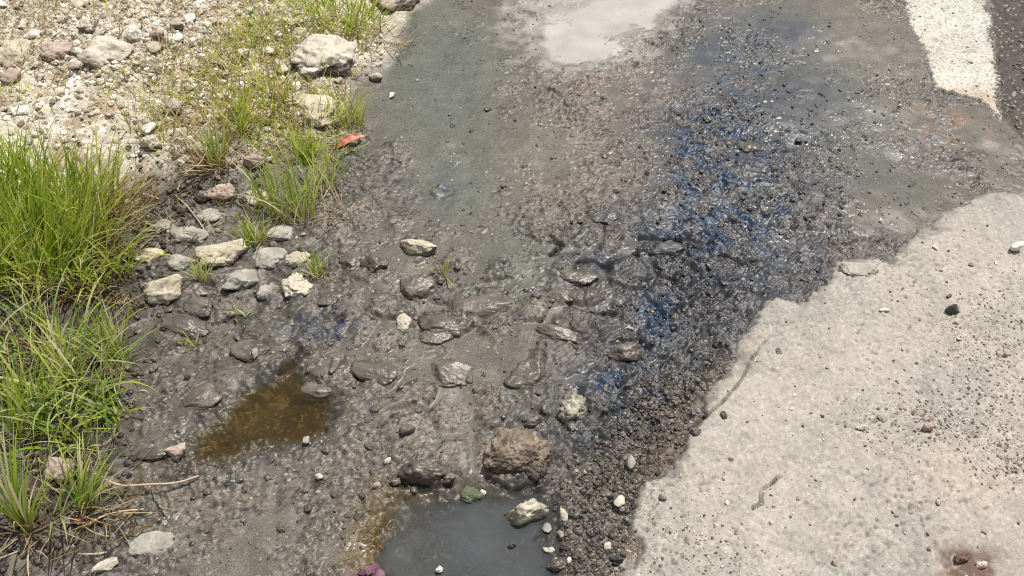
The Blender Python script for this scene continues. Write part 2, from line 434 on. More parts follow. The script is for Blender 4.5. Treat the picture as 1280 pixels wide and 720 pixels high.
gx = np.arange(X0, X1 + STEP / 2, STEP)
gy = np.arange(Y0, Y1 + STEP / 2, STEP)
GX, GY = np.meshgrid(gx, gy)
T = terrain(GX, GY)
GZ = T['z']
edge_d = np.minimum(np.minimum(GX - X0, X1 - GX), np.minimum(GY - Y0, Y1 - GY))
NY, NX = GZ.shape


def ground_z(x, y):
    i = min(max((x - X0) / STEP, 0), NX - 2)
    j = min(max((y - Y0) / STEP, 0), NY - 2)
    return float(GZ[int(j), int(i)])


def ground_low(x, y, r):
    i, j, k = int((x - X0) / STEP), int((y - Y0) / STEP), max(1, int(r / STEP))
    a = GZ[max(0, j - k):j + k + 1, max(0, i - k):i + k + 1]
    return float(a.mean()) if a.size else 0.0


# ------------------------------------------------------------------ helpers: objects and materials
def tag(o, label=None, cat=None, group=None, kind=None):
    if label:
        o['label'] = label
    if cat:
        o['category'] = cat
    if group:
        o['group'] = group
    if kind:
        o['kind'] = kind
    return o


def mesh_from(name, co, faces_flat, loop_tot, mat, col=None, rgh=None, smooth=True):
    me = bpy.data.meshes.new(name)
    me.vertices.add(len(co))
    me.vertices.foreach_set('co', np.asarray(co, np.float32).ravel())
    me.loops.add(len(faces_flat))
    me.loops.foreach_set('vertex_index', np.asarray(faces_flat, np.int32))
    me.polygons.add(len(loop_tot))
    st = np.concatenate(([0], np.cumsum(loop_tot)[:-1])).astype(np.int32)
    me.polygons.foreach_set('loop_start', st)
    me.polygons.foreach_set('loop_total', np.asarray(loop_tot, np.int32))
    me.polygons.foreach_set('use_smooth', np.full(len(loop_tot), smooth))
    if col is not None:
        a = me.attributes.new('tone', 'FLOAT_COLOR', 'POINT')
        a.data.foreach_set('color', np.concatenate((col, np.ones((len(col), 1))), 1).astype(np.float32).ravel())
    if rgh is not None:
        a = me.attributes.new('gloss', 'FLOAT', 'POINT')
        a.data.foreach_set('value', np.asarray(rgh, np.float32))
    me.update()
    me.validate()
    if mat:
        me.materials.append(mat)
    return me


def link(name, me, parent=None):
    o = bpy.data.objects.new(name, me)
    COL.objects.link(o)
    if parent:
        o.parent = parent
    return o


def newmat(name):
    m = bpy.data.materials.new(name)
    m.use_nodes = True
    n = m.node_tree.nodes
    return m, n, m.node_tree.links, n['Principled BSDF']


def node(n, t, **kw):
    x = n.new(t)
    for k, v in kw.items():
        setattr(x, k, v)
    return x


def ground_mat(name, spec=0.5, bump=0.35, grain=420, grainamt=0.45, coat=0.0):
    m, n, l, b = newmat(name)
    at = node(n, 'ShaderNodeAttribute', attribute_name='tone')
    ag = node(n, 'ShaderNodeAttribute', attribute_name='gloss')
    tc = node(n, 'ShaderNodeTexCoord')
    nz = node(n, 'ShaderNodeTexNoise')
    nz.inputs['Scale'].default_value = grain
    nz.inputs['Detail'].default_value = 3
    l.new(tc.outputs['Object'], nz.inputs['Vector'])
    mr = node(n, 'ShaderNodeMapRange')
    mr.inputs['From Min'].default_value = 0.3
    mr.inputs['From Max'].default_value = 0.7
    mr.inputs['To Min'].default_value = 1 - grainamt
    mr.inputs['To Max'].default_value = 1 + grainamt
    l.new(nz.outputs['Fac'], mr.inputs['Value'])
    mx = node(n, 'ShaderNodeVectorMath', operation='SCALE')
    l.new(at.outputs['Color'], mx.inputs[0])
    l.new(mr.outputs[0], mx.inputs['Scale'])
    l.new(mx.outputs[0], b.inputs['Base Color'])
    l.new(ag.outputs['Fac'], b.inputs['Roughness'])
    b.inputs['Specular IOR Level'].default_value = spec
    bp = node(n, 'ShaderNodeBump')
    bp.inputs['Distance'].default_value = 0.0016
    l.new(nz.outputs['Fac'], bp.inputs['Height'])
    # wet and flooded places are smoother
    ms = node(n, 'ShaderNodeMath', operation='MULTIPLY')
    ms.inputs[1].default_value = bump
    l.new(ag.outputs['Fac'], ms.inputs[0])
    l.new(ms.outputs[0], bp.inputs['Strength'])
    l.new(bp.outputs[0], b.inputs['Normal'])
    if coat:
        b.inputs['Coat Weight'].default_value = coat
        b.inputs['Coat IOR'].default_value = 1.34
        b.inputs['Coat Roughness'].default_value = 0.48
    return m


M_bed = ground_mat('wet_gravel', 0.30, 0.7, coat=0.5)
M_bank = ground_mat('bank_gravel', 0.3, 0.6)
M_slab = ground_mat('worn_concrete', 0.25, 0.45, 380, 0.16)
M_asph = ground_mat('asphalt', 0.4, 0.7)
M_paint = ground_mat('worn_paint', 0.3, 0.6, 300, 0.22)

# ------------------------------------------------------------------ the setting: one height field cut into its kinds of ground
quad = np.stack([np.arange((NY - 1) * NX).reshape(NY - 1, NX)[:, :-1]] * 4, -1) + np.array([0, 1, NX + 1, NX])
quad = quad.reshape(-1, 4)
cen = lambda a: 0.25 * (a[:-1, :-1] + a[1:, :-1] + a[:-1, 1:] + a[1:, 1:]).ravel()
zone = np.zeros(len(quad), int)
zone[cen(T['d_bank']) > -0.01] = 1
zone[cen(T['d_as']) > 0] = 3
zone[cen(T['d_slab']) > 0.001] = 2
zone[cen(T['stm']) > 0.5] = 4
co_all = np.stack((GX, GY, GZ), -1).reshape(-1, 3)
dzy, dzx = np.gradient(GZ, STEP)
nrm = np.stack((-dzx, -dzy, np.ones_like(GZ)), -1).reshape(-1, 3)
nrm /= np.linalg.norm(nrm, axis=1)[:, None]
col_all, rgh_all = T['col'].reshape(-1, 3), T['rgh'].ravel()
for k, (nm, mt) in enumerate((('stream_bed', M_bed), ('gravel_ground', M_bank), ('pavement', M_slab), ('road', M_asph), ('road_marking', M_paint))):
    q = quad[zone == k]
    used, inv = np.unique(q.ravel(), return_inverse=True)
    me = mesh_from(nm, co_all[used], inv, np.full(len(q), 4), mt, col_all[used], rgh_all[used])
    me.normals_split_custom_set_from_vertices(nrm[used].tolist())
    o = link(nm, me)
    tag(o, kind='structure')
    lab = {'stream_bed': 'dark wet gravel bed with a blue oily stain', 'gravel_ground': 'pale gravelly ground with grass on the left',
           'pavement': 'dry pale worn concrete at the lower right', 'road': 'dark asphalt at the upper right corner',
           'road_marking': 'worn white painted band on the dark asphalt'}[nm]
    tag(o, lab, {'stream_bed': 'stream bed', 'gravel_ground': 'ground', 'pavement': 'pavement', 'road': 'road', 'road_marking': 'road marking'}[nm])

# the far ground around, one sheet to the horizon
fx = np.concatenate(([-400, -100, -30, -10], np.arange(-6, 6.01, 0.1), [10, 30, 100, 400]))
FX, FY = np.meshgrid(fx, fx)
FZ = fbm(FX * 1.3, FY * 1.3, 201, 4) * 0.02 - 0.055
FZ[np.hypot(FX, FY) > 8] = -0.06
n_ = len(fx)
fq = np.stack([np.arange((n_ - 1) * n_).reshape(n_ - 1, n_)[:, :-1]] * 4, -1) + np.array([0, 1, n_ + 1, n_])
fq = fq.reshape(-1, 4)
lt = np.full(FX.size, 0.0)
fc = mixc(np.zeros((FX.size, 3)) + np.array((0.36, 0.32, 0.26)), (0.17, 0.15, 0.12), ss(-0.2, 0.5, fbm(FX * 2, FY * 2, 203, 3)).ravel())
tag(link('ground', mesh_from('ground', np.stack((FX, FY, FZ), -1).reshape(-1, 3), fq.ravel(), np.full(len(fq), 4), M_bank, fc, lt + 0.9)),
    'wide gravelly ground around the stream', 'ground', kind='structure')


# ------------------------------------------------------------------ water
def water_mat(name, tint, silt_sheen, turbid, rough=0.03, ripple=0.15, clear=0.016):
    m, n, l, b = newmat(name)
    n.remove(b)
    out = n['Material Output']
    fr = node(n, 'ShaderNodeFresnel')
    fr.inputs['IOR'].default_value = 1.36
    tr = node(n, 'ShaderNodeBsdfTransparent')
    tr.inputs[0].default_value = (*tint, 1)
    df = node(n, 'ShaderNodeBsdfDiffuse')
    df.inputs[0].default_value = (*silt_sheen, 1)  # body colour: silt, with sky reflection painted in for grey and pale water
    gl = node(n, 'ShaderNodeBsdfGlossy')
    gl.inputs['Roughness'].default_value = rough
    tc = node(n, 'ShaderNodeTexCoord')
    nz = node(n, 'ShaderNodeTexNoise')
    nz.inputs['Scale'].default_value = 28
    nz.inputs['Detail'].default_value = 2
    l.new(tc.outputs['Object'], nz.inputs['Vector'])
    bp = node(n, 'ShaderNodeBump')
    bp.inputs['Strength'].default_value = ripple
    bp.inputs['Distance'].default_value = 0.004
    l.new(nz.outputs['Fac'], bp.inputs['Height'])
    for x in (gl, fr):
        l.new(bp.outputs[0], x.inputs['Normal'])
    n2 = node(n, 'ShaderNodeTexNoise')
    n2.inputs['Scale'].default_value = 9
    n2.inputs['Detail'].default_value = 4
    l.new(tc.outputs['Object'], n2.inputs['Vector'])
    mr = node(n, 'ShaderNodeMapRange')
    mr.inputs['From Min'].default_value = 0.3
    mr.inputs['From Max'].default_value = 0.7
    mr.inputs['To Min'].default_value = max(0, turbid - 0.15)
    mr.inputs['To Max'].default_value = min(1, turbid + 0.15)
    l.new(n2.outputs['Fac'], mr.inputs['Value'])
    a = node(n, 'ShaderNodeMixShader')
    dp = node(n, 'ShaderNodeAttribute', attribute_name='depth')
    dr = node(n, 'ShaderNodeMapRange')
    dr.inputs['From Max'].default_value = clear
    l.new(dp.outputs['Fac'], dr.inputs['Value'])
    dm = node(n, 'ShaderNodeMath', operation='MULTIPLY')
    l.new(mr.outputs[0], dm.inputs[0])
    l.new(dr.outputs[0], dm.inputs[1])
    tm = node(n, 'ShaderNodeMixRGB')
    tm.inputs[1].default_value = (.97, .97, .97, 1)
    tm.inputs[2].default_value = (*tint, 1)
    l.new(dr.outputs[0], tm.inputs[0])
    l.new(tm.outputs[0], tr.inputs[0])
    l.new(dm.outputs[0], a.inputs[0])
    l.new(tr.outputs[0], a.inputs[1])
    l.new(df.outputs[0], a.inputs[2])
    c = node(n, 'ShaderNodeMixShader')
    l.new(fr.outputs[0], c.inputs[0])
    l.new(a.outputs[0], c.inputs[1])
    l.new(gl.outputs[0], c.inputs[2])
    l.new(c.outputs[0], out.inputs['Surface'])
    return m


def puddle(name, dist, grow, depth, mat, label):
    """a level sheet over a hollow, each point knowing how deep the water under it is"""
    st = 2
    sel = dist[::st, ::st] > -grow
    ny, nx = sel.shape
    cell = sel[:-1, :-1] & sel[1:, :-1] & sel[:-1, 1:] & sel[1:, 1:]
    cell &= (np.minimum(np.minimum(GZ[::st, ::st][:-1, :-1], GZ[::st, ::st][1:, 1:]), GZ[1::st, 1::st][:ny - 1, :nx - 1]) < depth + 0.004)
    a = np.arange(ny * nx).reshape(ny, nx)[:-1, :-1][cell]
    q = np.stack((a, a + 1, a + nx + 1, a + nx), -1)
    used, inv = np.unique(q.ravel(), return_inverse=True)
    co = np.stack((GX[::st, ::st].ravel()[used], GY[::st, ::st].ravel()[used], np.full(len(used), depth)), -1)
    dd = np.clip(depth - GZ[::st, ::st].ravel()[used], 0, 1)
    me = mesh_from(name, co, inv, np.full(len(q), 4), mat, smooth=True)
    at = me.attributes.new('depth', 'FLOAT', 'POINT')
    at.data.foreach_set('value', dd.astype(np.float32))
    return tag(link(name, me), label, 'puddle', kind='structure')


M_wbrown = water_mat('brown_water', (0.66, 0.53, 0.27), (0.070, 0.052, 0.020), 0.28)
M_wgrey = water_mat('grey_water', (0.62, 0.62, 0.57), (0.088, 0.099, 0.110), 0.52)  # murky water, with grey sky reflection painted into its diffuse colour
M_wpale = water_mat('pale_water', (0.90, 0.89, 0.85), (0.43, 0.425, 0.405), 0.82, 0.10, clear=0.007)  # diffuse colour stands in for the bright sky reflection


def level(d, k=0.0):
    inside = (d > -0.01) & (d < 0.01)
    return float(np.median(GZ[inside])) + k


puddle('puddle', T['d_brown'], 0.05, level(T['d_brown'], -0.001), M_wbrown, 'small clear brown puddle among the wet stones on the left')
puddle('puddle', T['d_grey'], 0.05, level(T['d_grey'], 0.000), M_wgrey, 'still grey puddle with a pale stone at the bottom edge')
puddle('puddle', T['d_pale'], 0.08, level(T['d_pale'], -0.003), M_wpale, 'bright pale puddle at the top edge above the reddish gravel')


# ------------------------------------------------------------------ stones
def ico(sub):
    import bmesh
    bm = bmesh.new()
    bmesh.ops.create_icosphere(bm, subdivisions=sub, radius=1)
    v = np.array([x.co[:] for x in bm.verts])
    f = np.array([[a.index for a in x.verts] for x in bm.faces])
    bm.free()
    return v, f


ICO = {k: ico(k) for k in (1, 2, 3, 4, 5, 6)}


def rock_shape(seed, sub=4, cuts=9, rough=0.10, lump=0.22):
    r = np.random.default_rng(seed)
    v, f = ICO[sub]
    v = v.copy()
    for _ in range(cuts):
        nn = r.normal(size=3)
        nn /= np.linalg.norm(nn)
        d = r.uniform(0.62, 0.9)
        v -= np.maximum(v @ nn - d, 0)[:, None] * nn * 0.93
    rad = 1 + lump * perlin3(v * 1.4 + r.uniform(0, 50, 3), seed)
    rad += rough * perlin3(v * 4.0 + r.uniform(0, 50, 3), seed + 3)
    if sub >= 4:
        rad += rough * 0.5 * perlin3(v * 10 + r.uniform(0, 50, 3), seed + 5)
    if sub >= 5:
        rad += rough * 0.35 * perlin3(v * 24 + r.uniform(0, 50, 3), seed + 6)
    if sub >= 6:
        rad += 0.055 * np.abs(perlin3(v * 17 + 31, seed + 7)) + 0.05 * perlin3(v * 34 + 11, seed + 8)
    v = v * rad[:, None]
    v /= np.abs(v).max(0)
    return v, f


def stone_mat(name, c1, c2, rough=0.85, grain=180, dark=(0.06, 0.055, 0.045), darkamt=0.35, mud=0.52):
    m, n, l, b = newmat(name)
    tc = node(n, 'ShaderNodeTexCoord')
    geo = node(n, 'ShaderNodeNewGeometry')
    n1 = node(n, 'ShaderNodeTexNoise')
    n1.inputs['Scale'].default_value = 28
    n1.inputs['Detail'].default_value = 5
    n2 = node(n, 'ShaderNodeTexNoise')
    n2.inputs['Scale'].default_value = grain
    n2.inputs['Detail'].default_value = 4
    for q in (n1, n2):
        l.new(geo.outputs['Position'], q.inputs['Vector'])
    r1 = node(n, 'ShaderNodeValToRGB')
    r1.color_ramp.elements[0].position = 0.38
    r1.color_ramp.elements[1].position = 0.62
    r1.color_ramp.elements[0].color = (*c1, 1)
    r1.color_ramp.elements[1].color = (*c2, 1)
    l.new(n1.outputs['Fac'], r1.inputs[0])
    r2 = node(n, 'ShaderNodeValToRGB')
    r2.color_ramp.elements[0].position = 0.50
    r2.color_ramp.elements[1].position = 0.68
    r2.color_ramp.elements[0].color = (0, 0, 0, 1)
    r2.color_ramp.elements[1].color = (darkamt, darkamt, darkamt, 1)
    l.new(n2.outputs['Fac'], r2.inputs[0])
    mx = node(n, 'ShaderNodeMixRGB')
    mx.inputs[2].default_value = (*dark, 1)
    l.new(r2.outputs[0], mx.inputs[0])
    l.new(r1.outputs[0], mx.inputs[1])
    gz = node(n, 'ShaderNodeSeparateXYZ')
    l.new(tc.outputs['Generated'], gz.inputs[0])
    ad = node(n, 'ShaderNodeMath', operation='MULTIPLY_ADD')
    ad.inputs[1].default_value = -0.7
    l.new(n1.outputs['Fac'], ad.inputs[0])
    l.new(gz.outputs[2], ad.inputs[2])
    md = node(n, 'ShaderNodeMapRange')
    md.inputs['From Min'].default_value = mud - 0.35
    md.inputs['From Max'].default_value = mud - 0.27
    md.inputs['To Min'].default_value = 0.85
    md.inputs['To Max'].default_value = 0.0
    l.new(ad.outputs[0], md.inputs['Value'])
    mm = node(n, 'ShaderNodeMixRGB')
    mm.inputs[2].default_value = (0.060, 0.052, 0.042, 1)
    l.new(md.outputs[0], mm.inputs[0])
    l.new(mx.outputs[0], mm.inputs[1])
    l.new(mm.outputs[0], b.inputs['Base Color'])
    b.inputs['Roughness'].default_value = rough
    b.inputs['Specular IOR Level'].default_value = 0.4
    bp = node(n, 'ShaderNodeBump')
    bp.inputs['Strength'].default_value = 0.5
    bp.inputs['Distance'].default_value = 0.002
    l.new(n2.outputs['Fac'], bp.inputs['Height'])
    l.new(bp.outputs[0], b.inputs['Normal'])
    return m


SM = {
    'pale': stone_mat('pale_stone', (0.44, 0.40, 0.33), (0.60, 0.56, 0.48)),
    'cream': stone_mat('cream_stone', (0.38, 0.34, 0.25), (0.55, 0.50, 0.40)),
    'white': stone_mat('white_stone', (0.60, 0.58, 0.53), (0.74, 0.72, 0.68), darkamt=0.15),
    'grey': stone_mat('grey_stone', (0.24, 0.23, 0.20), (0.38, 0.36, 0.32)),
    'pink': stone_mat('pinkish_stone', (0.33, 0.25, 0.215), (0.45, 0.37, 0.32)),
    'crust': stone_mat('crusted_stone', (0.115, 0.090, 0.068), (0.27, 0.215, 0.165), 0.7, 110, (0.04, 0.034, 0.028), 0.75),
    'wet': stone_mat('wet_stone', (0.066, 0.060, 0.052), (0.130, 0.118, 0.102), 0.34),
    'wetblue': stone_mat('wet_bluish_stone', (0.050, 0.056, 0.066), (0.115, 0.117, 0.122), 0.35),
    'wetpink': stone_mat('wet_brownish_stone', (0.080, 0.070, 0.061), (0.155, 0.135, 0.118), 0.36),
    'green': stone_mat('mossy_stone', (0.055, 0.075, 0.035), (0.12, 0.13, 0.08), 0.5),
    'mossy': stone_mat('lichen_stone', (0.17, 0.165, 0.13), (0.40, 0.38, 0.32), 0.75, 90, (0.05, 0.048, 0.035), 0.8),
    'pitted': stone_mat('pitted_stone', (0.30, 0.28, 0.22), (0.52, 0.49, 0.41), 0.8, 95, (0.06, 0.055, 0.04), 0.7),
    'dark': stone_mat('dark_stone', (0.030, 0.028, 0.026), (0.075, 0.070, 0.062), 0.6),
    'brown': stone_mat('brown_stone', (0.10, 0.055, 0.042), (0.21, 0.13, 0.10), 0.85),
}


def stone(name, px, py, wpx, hpx, tone, label, rot=0.0, tall=0.42, sink=0.45, seed=None, group=None, cuts=9, rough=0.10, sub=5, tilt=0.0, cat='stone', base=None):
    seed = seed if seed is not None else int(px * 7 + py * 13)
    x, y = P(px, py)
    mx, my = mpp(px, py)
    a, b_ = wpx * mx / 2, hpx * my / 2
    hh = min(a, b_) * tall * 1.3
    b_ = max(b_ - hh * 0.35, b_ * 0.6)
    v, f = rock_shape(seed, sub, cuts, rough)
    v = v * (a, b_, hh)
    me = mesh_from(name, v, f.ravel(), np.full(len(f), 3), SM[tone])
    o = link(name, me)
    gz = ground_low(x, y, min(a, b_) * 0.8) if base is None else base
    o.location = (x, y, gz + hh * (1 - 2 * sink))
    o.rotation_euler = (tilt, tilt * 0.5, rot)
    return tag(o, label, cat, group)


stone('stone', 405, 92, 88, 52, 'pale', 'broad flat pale stone on the bank below the top grass clump', 0.1, 0.5, 0.38, 5, rough=0.16, sub=5)
stone('stone', 402, 147, 64, 56, 'cream', 'beige slab of stone half covered by grass just above the orange leaf', 0.5, 0.4, 0.45, 8, sub=5)
stone('stone', 496, 6, 62, 46, 'pink', 'pale pinkish stone cut by the top edge at the bank corner', 0, 0.5, 0.42, 9, sub=5)
stone('stone', 203, 368, 60, 46, 'cream', 'pale rounded stone in mud right of the big grass clump', 0.5, 0.55, 0.4, 11, sub=5)
stone('stone', 280, 320, 66, 38, 'cream', 'beige stone with a grass sprig at its left end', 0.3, 0.5, 0.42, 12, sub=5)
stone('stone', 300, 352, 52, 36, 'grey', 'greyish pale stone just below the beige stone with the sprig', 0.2, 0.5, 0.45, 13, sub=5)
stone('stone', 372, 362, 42, 40, 'pale', 'whitish jagged stone lying half sunk under the small yellow grass tuft', 0.8, 0.5, 0.45, 14, rough=0.2, sub=5)
stone('stone', 524, 315, 50, 28, 'cream', 'cream stone rising from the wet bed beside a dry sprig', -0.1, 0.5, 0.42, 15, sub=5)
stone('stone', 523, 357, 62, 42, 'wetpink', 'wet brownish flat stone just below the cream stone with the sprig', 0.2, 0.36, 0.58, 16)
stone('stone', 280, 246, 50, 24, 'pink', 'pinkish flat stone on dark mud between two grass tufts', 0.1, 0.55, 0.42, 17)
stone('stone', 648, 572, 96, 82, 'crust', 'large rough pinkish brown crusted lump at the head of the grey puddle', 0.3, 0.36, 0.42, 18, rough=0.16, sub=6, cuts=3)
stone('stone', 656, 643, 60, 42, 'pitted', 'pale knobbly stone standing in the grey puddle', 0.2, 0.75, 0.38, 19, rough=0.16, sub=5, base=level(T['d_grey']))
stone('stone', 716, 516, 46, 48, 'mossy', 'roundish pale stone with greenish patches beside the crusted lump', 0.4, 0.6, 0.42, 20, rough=0.2, sub=5)
stone('stone', 664, 534, 30, 22, 'wetpink', 'small brown stone between the crusted lump and the greenish stone', 0.3, 0.6, 0.42, 120)
stone('stone', 780, 442, 46, 32, 'wetpink', 'rounded wet stone with black rim below the dark blue hole', 0.0, 0.5, 0.45, 21)
stone('stone', 605, 386, 84, 46, 'wetpink', 'large flat grey brown cobble near the middle of the wet bed', 0.3, 0.3, 0.6, 22)
stone('stone', 550, 408, 60, 34, 'wet', 'flat grey cobble left of the large flat cobble', -0.2, 0.3, 0.6, 23)
stone('stone', 545, 421, 46, 26, 'wetpink', 'low brown cobble below the flat grey one', 0.1, 0.3, 0.58, 24)
stone('stone', 506, 402, 22, 34, 'pale', 'small narrow whitish stone set upright in the wet bed', 0.1, 0.5, 0.45, 25)
stone('stone', 534, 592, 74, 42, 'wet', 'dark pitted cobble on the upper left shore of the grey puddle', 0.1, 0.5, 0.42, 26, rough=0.2)
stone('stone', 84, 601, 36, 46, 'pink', 'tan stone standing among the lower left grass', 0.1, 0.9, 0.4, 27)
stone('stone', 188, 682, 62, 40, 'grey', 'low flat pale stone in wet gravel near the bottom left', 0.4, 0.25, 0.5, 28)
stone('stone', 134, 710, 34, 22, 'pale', 'small white stone at the bottom edge left of the flat stone', 0.5, 0.6, 0.42, 29)
stone('stone', 589, 617, 32, 28, 'green', 'dark green stone under water at the top of the grey puddle', 0.2, 0.45, 0.5, 30, base=level(T['d_grey'], -0.002))
stone('stone', 549, 712, 12, 14, 'white', 'tiny bright white pebble at the bottom of the grey puddle', 0.2, 0.9, 0.3, 31, base=level(T['d_grey']))
stone('stone', 34, 100, 58, 36, 'cream', 'beige angular stone on the bank at the left edge above the big grass', 0.3, 0.55, 0.4, 32, sub=5)
stone('stone', 143, 98, 66, 38, 'pale', 'broad pale grey stone amid pale gravel above the big grass clump', -0.1, 0.5, 0.42, 33, sub=5)
stone('stone', 85, 95, 44, 26, 'pink', 'pinkish stone between the beige and the broad grey stone', 0.4, 0.55, 0.42, 133)
stone('stone', 178, 76, 22, 18, 'white', 'small bright white stone right of the broad pale grey stone', 0.3, 0.9, 0.35, 34)
stone('stone', 120, 62, 24, 22, 'pale', 'small pale stone above the broad grey stone', 0.3, 0.8, 0.35, 134)
stone('stone', 150, 10, 46, 30, 'pale', 'pale grey stone cut by the top edge among gravel', 0.2, 0.6, 0.4, 135)
stone('stone', 392, 486, 60, 38, 'wetpink', 'lilac grey stone at the right shore of the brown puddle', 0.1, 0.34, 0.55, 35)
stone('stone', 345, 432, 52, 36, 'wet', 'grey cobble above the neck of the brown puddle', 0.2, 0.34, 0.58, 36)
stone('stone', 250, 500, 62, 40, 'wetpink', 'brownish grey cobble at the upper left of the brown puddle', 0.4, 0.3, 0.6, 37)
stone('stone', 224, 568, 34, 30, 'pink', 'pale brown stone left of the brown puddle', 0.2, 0.6, 0.42, 38)
stone('stone', 192, 572, 46, 26, 'wetpink', 'brown flat stone right of the lower grass tuft', 0.2, 0.4, 0.45, 39)
stone('stone', 1187, 396, 20, 15, 'dark', 'dark brown pebble alone on the pale concrete', 0.1, 0.8, 0.35, 40)
stone('stone', 1266, 317, 20, 14, 'white', 'white angular chip on the concrete by the right edge', 0.3, 0.9, 0.3, 41)
stone('stone', 1073, 541, 14, 9, 'white', 'small white chip in the middle of the pale concrete', 0.1, 0.8, 0.3, 42)
stone('stone', 1103, 394, 16, 7, 'white', 'thin white chip on the upper concrete', 0.1, 0.6, 0.3, 142)
stone('stone', 1154, 542, 17, 15, 'pink', 'small reddish stone amid dark grit on the concrete', 0.1, 0.8, 0.38, 43)
stone('stone', 1196, 706, 26, 20, 'brown', 'brown pebble on a rusty spot at the bottom right', 0.3, 0.8, 0.38, 44)
stone('stone', 1222, 712, 16, 14, 'pale', 'small pale pebble beside the brown pebble at the bottom right', 0.3, 0.8, 0.38, 45)
stone('stone', 698, 706, 34, 24, 'wet', 'grey stone on the right shore of the grey puddle', 0.3, 0.6, 0.42, 46)
stone('stone', 640, 682, 12, 10, 'wet', 'tiny dark pebble standing in the open grey puddle', 0.1, 0.9, 0.35, 146, base=level(T['d_grey']))
stone('stone', 836, 314, 54, 26, 'wetblue', 'flat bluish cobble with dark rim in the oily streak', 0.1, 0.4, 0.46, 47)
stone('stone', 936, 186, 30, 20, 'wetpink', 'brownish pebble beside the deep blue patch', 0.1, 0.4, 0.6, 48)
stone('stone', 226, 154, 30, 22, 'pink', 'pinkish pebble on the bank between the big grass and brown tuft', 0.1, 0.7, 0.4, 49)
stone('stone', 322, 211, 34, 20, 'pink', 'small pale stone right of the brown tuft', 0.2, 0.6, 0.42, 50)
stone('stone', 193, 194, 28, 20, 'pale', 'pale small stone at the upper right of the big grass clump', 0.2, 0.7, 0.4, 51)
stone('stone', 868, 543, 16, 16, 'wetpink', 'small brown pebble at the foot of the concrete edge', 0.2, 0.8, 0.4, 52)
stone('stone', 700, 372, 42, 22, 'wet', 'low wet cobble below a black crack', 0.0, 0.3, 0.6, 53)
stone('stone', 760, 275, 44, 24, 'wetblue', 'dull bluish cobble left of the oily streak', 0.2, 0.3, 0.6, 54)
stone('stone', 470, 335, 38, 28, 'wet', 'grey wet stone left of the cream stone', 0.2, 0.45, 0.46, 55)
stone('stone', 1070, 340, 52, 26, 'grey', 'grey lump on the notch of the concrete edge', 0.2, 0.3, 0.5, 56)

for (px, py, wp, hp, tn, lb) in (
        (238, 296, 52, 30, 'grey', 'flat pale stone in mud just above the beige stone with the sprig'),
        (206, 286, 42, 22, 'grey', 'narrow grey stone in black mud right of the big clump'),
        (188, 322, 38, 24, 'cream', 'small flat beige stone at the edge of the big clump'),
        (250, 384, 44, 30, 'wetpink', 'brownish flat stone low between the rounded and greyish stones'),
        (338, 322, 50, 32, 'grey', 'wet flat stone under the thin pale green tuft'),
        (350, 292, 44, 26, 'grey', 'flat pale stone right of the thin tuft roots'),
        (232, 408, 70, 34, 'wet', 'broad wet grey cobble above the tiny green sprig'),
        (310, 440, 60, 34, 'wet', 'broad dark cobble above the brown puddle'),
        (325, 248, 44, 24, 'cream', 'flat beige stone between the pinkish stone and the thin tuft'),
        (412, 376, 40, 26, 'wet', 'wet cobble right of the whitish jagged stone'),
        (440, 330, 44, 28, 'wetpink', 'flat brown cobble below the thin green tuft on the right'),
        (470, 470, 70, 40, 'wet', 'broad low cobble between the brown puddle and the mid bed'),
        (560, 470, 80, 46, 'wetpink', 'broad low brownish cobble above the dark pitted cobble'),
        (660, 470, 70, 40, 'wet', 'broad low cobble above the crusted lump'),
        (700, 420, 70, 34, 'wetpink', 'broad low cobble left of the dark blue hole'),
        (725, 350, 60, 28, 'wet', 'low cobble left of the flat bluish cobble')):
    stone('stone', px, py, wp, hp, tn, lb, random.uniform(-.4, .4), 0.30 if py > 330 and px > 390 else .34, 0.60 if px > 390 else .5)

# ------------------------------------------------------------------ pebbles: individuals, copies of a few shapes
PROTO = {}


def proto(tone, k):
    if (tone, k) not in PROTO:
        v, f = rock_shape(900 + k * 17 + len(tone), 3, 12, 0.17)
        v = v * (1, 0.8, 0.6)
        PROTO[tone, k] = mesh_from('pebble', v, f.ravel(), np.full(len(f), 3), SM[tone], smooth=(k % 2 == 0))
    return PROTO[tone, k]


taken = []
SRC = {}


def pebbles(n, region, smin, smax, tones, label, group, name='pebble', avoid=None, gap=1.0, sink=0.25):
    made = tries = 0
    while made < n and tries < n * 60:
        tries += 1
        px, py = region()
        x, y = P(px, py)
        r = lerp(smin, smax, random.random() ** 1.8)
        if any((x - a) ** 2 + (y - b) ** 2 < ((r + c) * gap) ** 2 for a, b, c in taken):
            continue
        tone = random.choice(tones)
        me = proto(tone, random.randrange(5))
        if me.name in SRC:
            o = SRC[me.name].copy()
            COL.objects.link(o)
        else:
            o = SRC[me.name] = link(name, me)
        o.name = name
        o.location = (x, y, ground_z(x, y) + r * 0.6 * (1 - 2 * sink))
        o.rotation_euler = (random.uniform(-.3, .3), random.uniform(-.3, .3), random.uniform(0, 6.28))
        o.scale = (r, r * random.uniform(.75, 1.1), r * random.uniform(.7, 1.15))
        for k in list(o.keys()):
            if k in ('label', 'category', 'group'):
                del o[k]
        tag(o, label, 'pebble', group)
        taken.append((x, y, r))
        made += 1


def gauss(cx, cy, sx, sy, x0=-40, x1=1320, y0=-30, y1=760):
    def f():
        while True:
            a, b = random.gauss(cx, sx), random.gauss(cy, sy)
            if x0 < a < x1 and y0 < b < y1:
                return a, b
    return f


def mix(*fs):
    return lambda: random.choice(fs)()


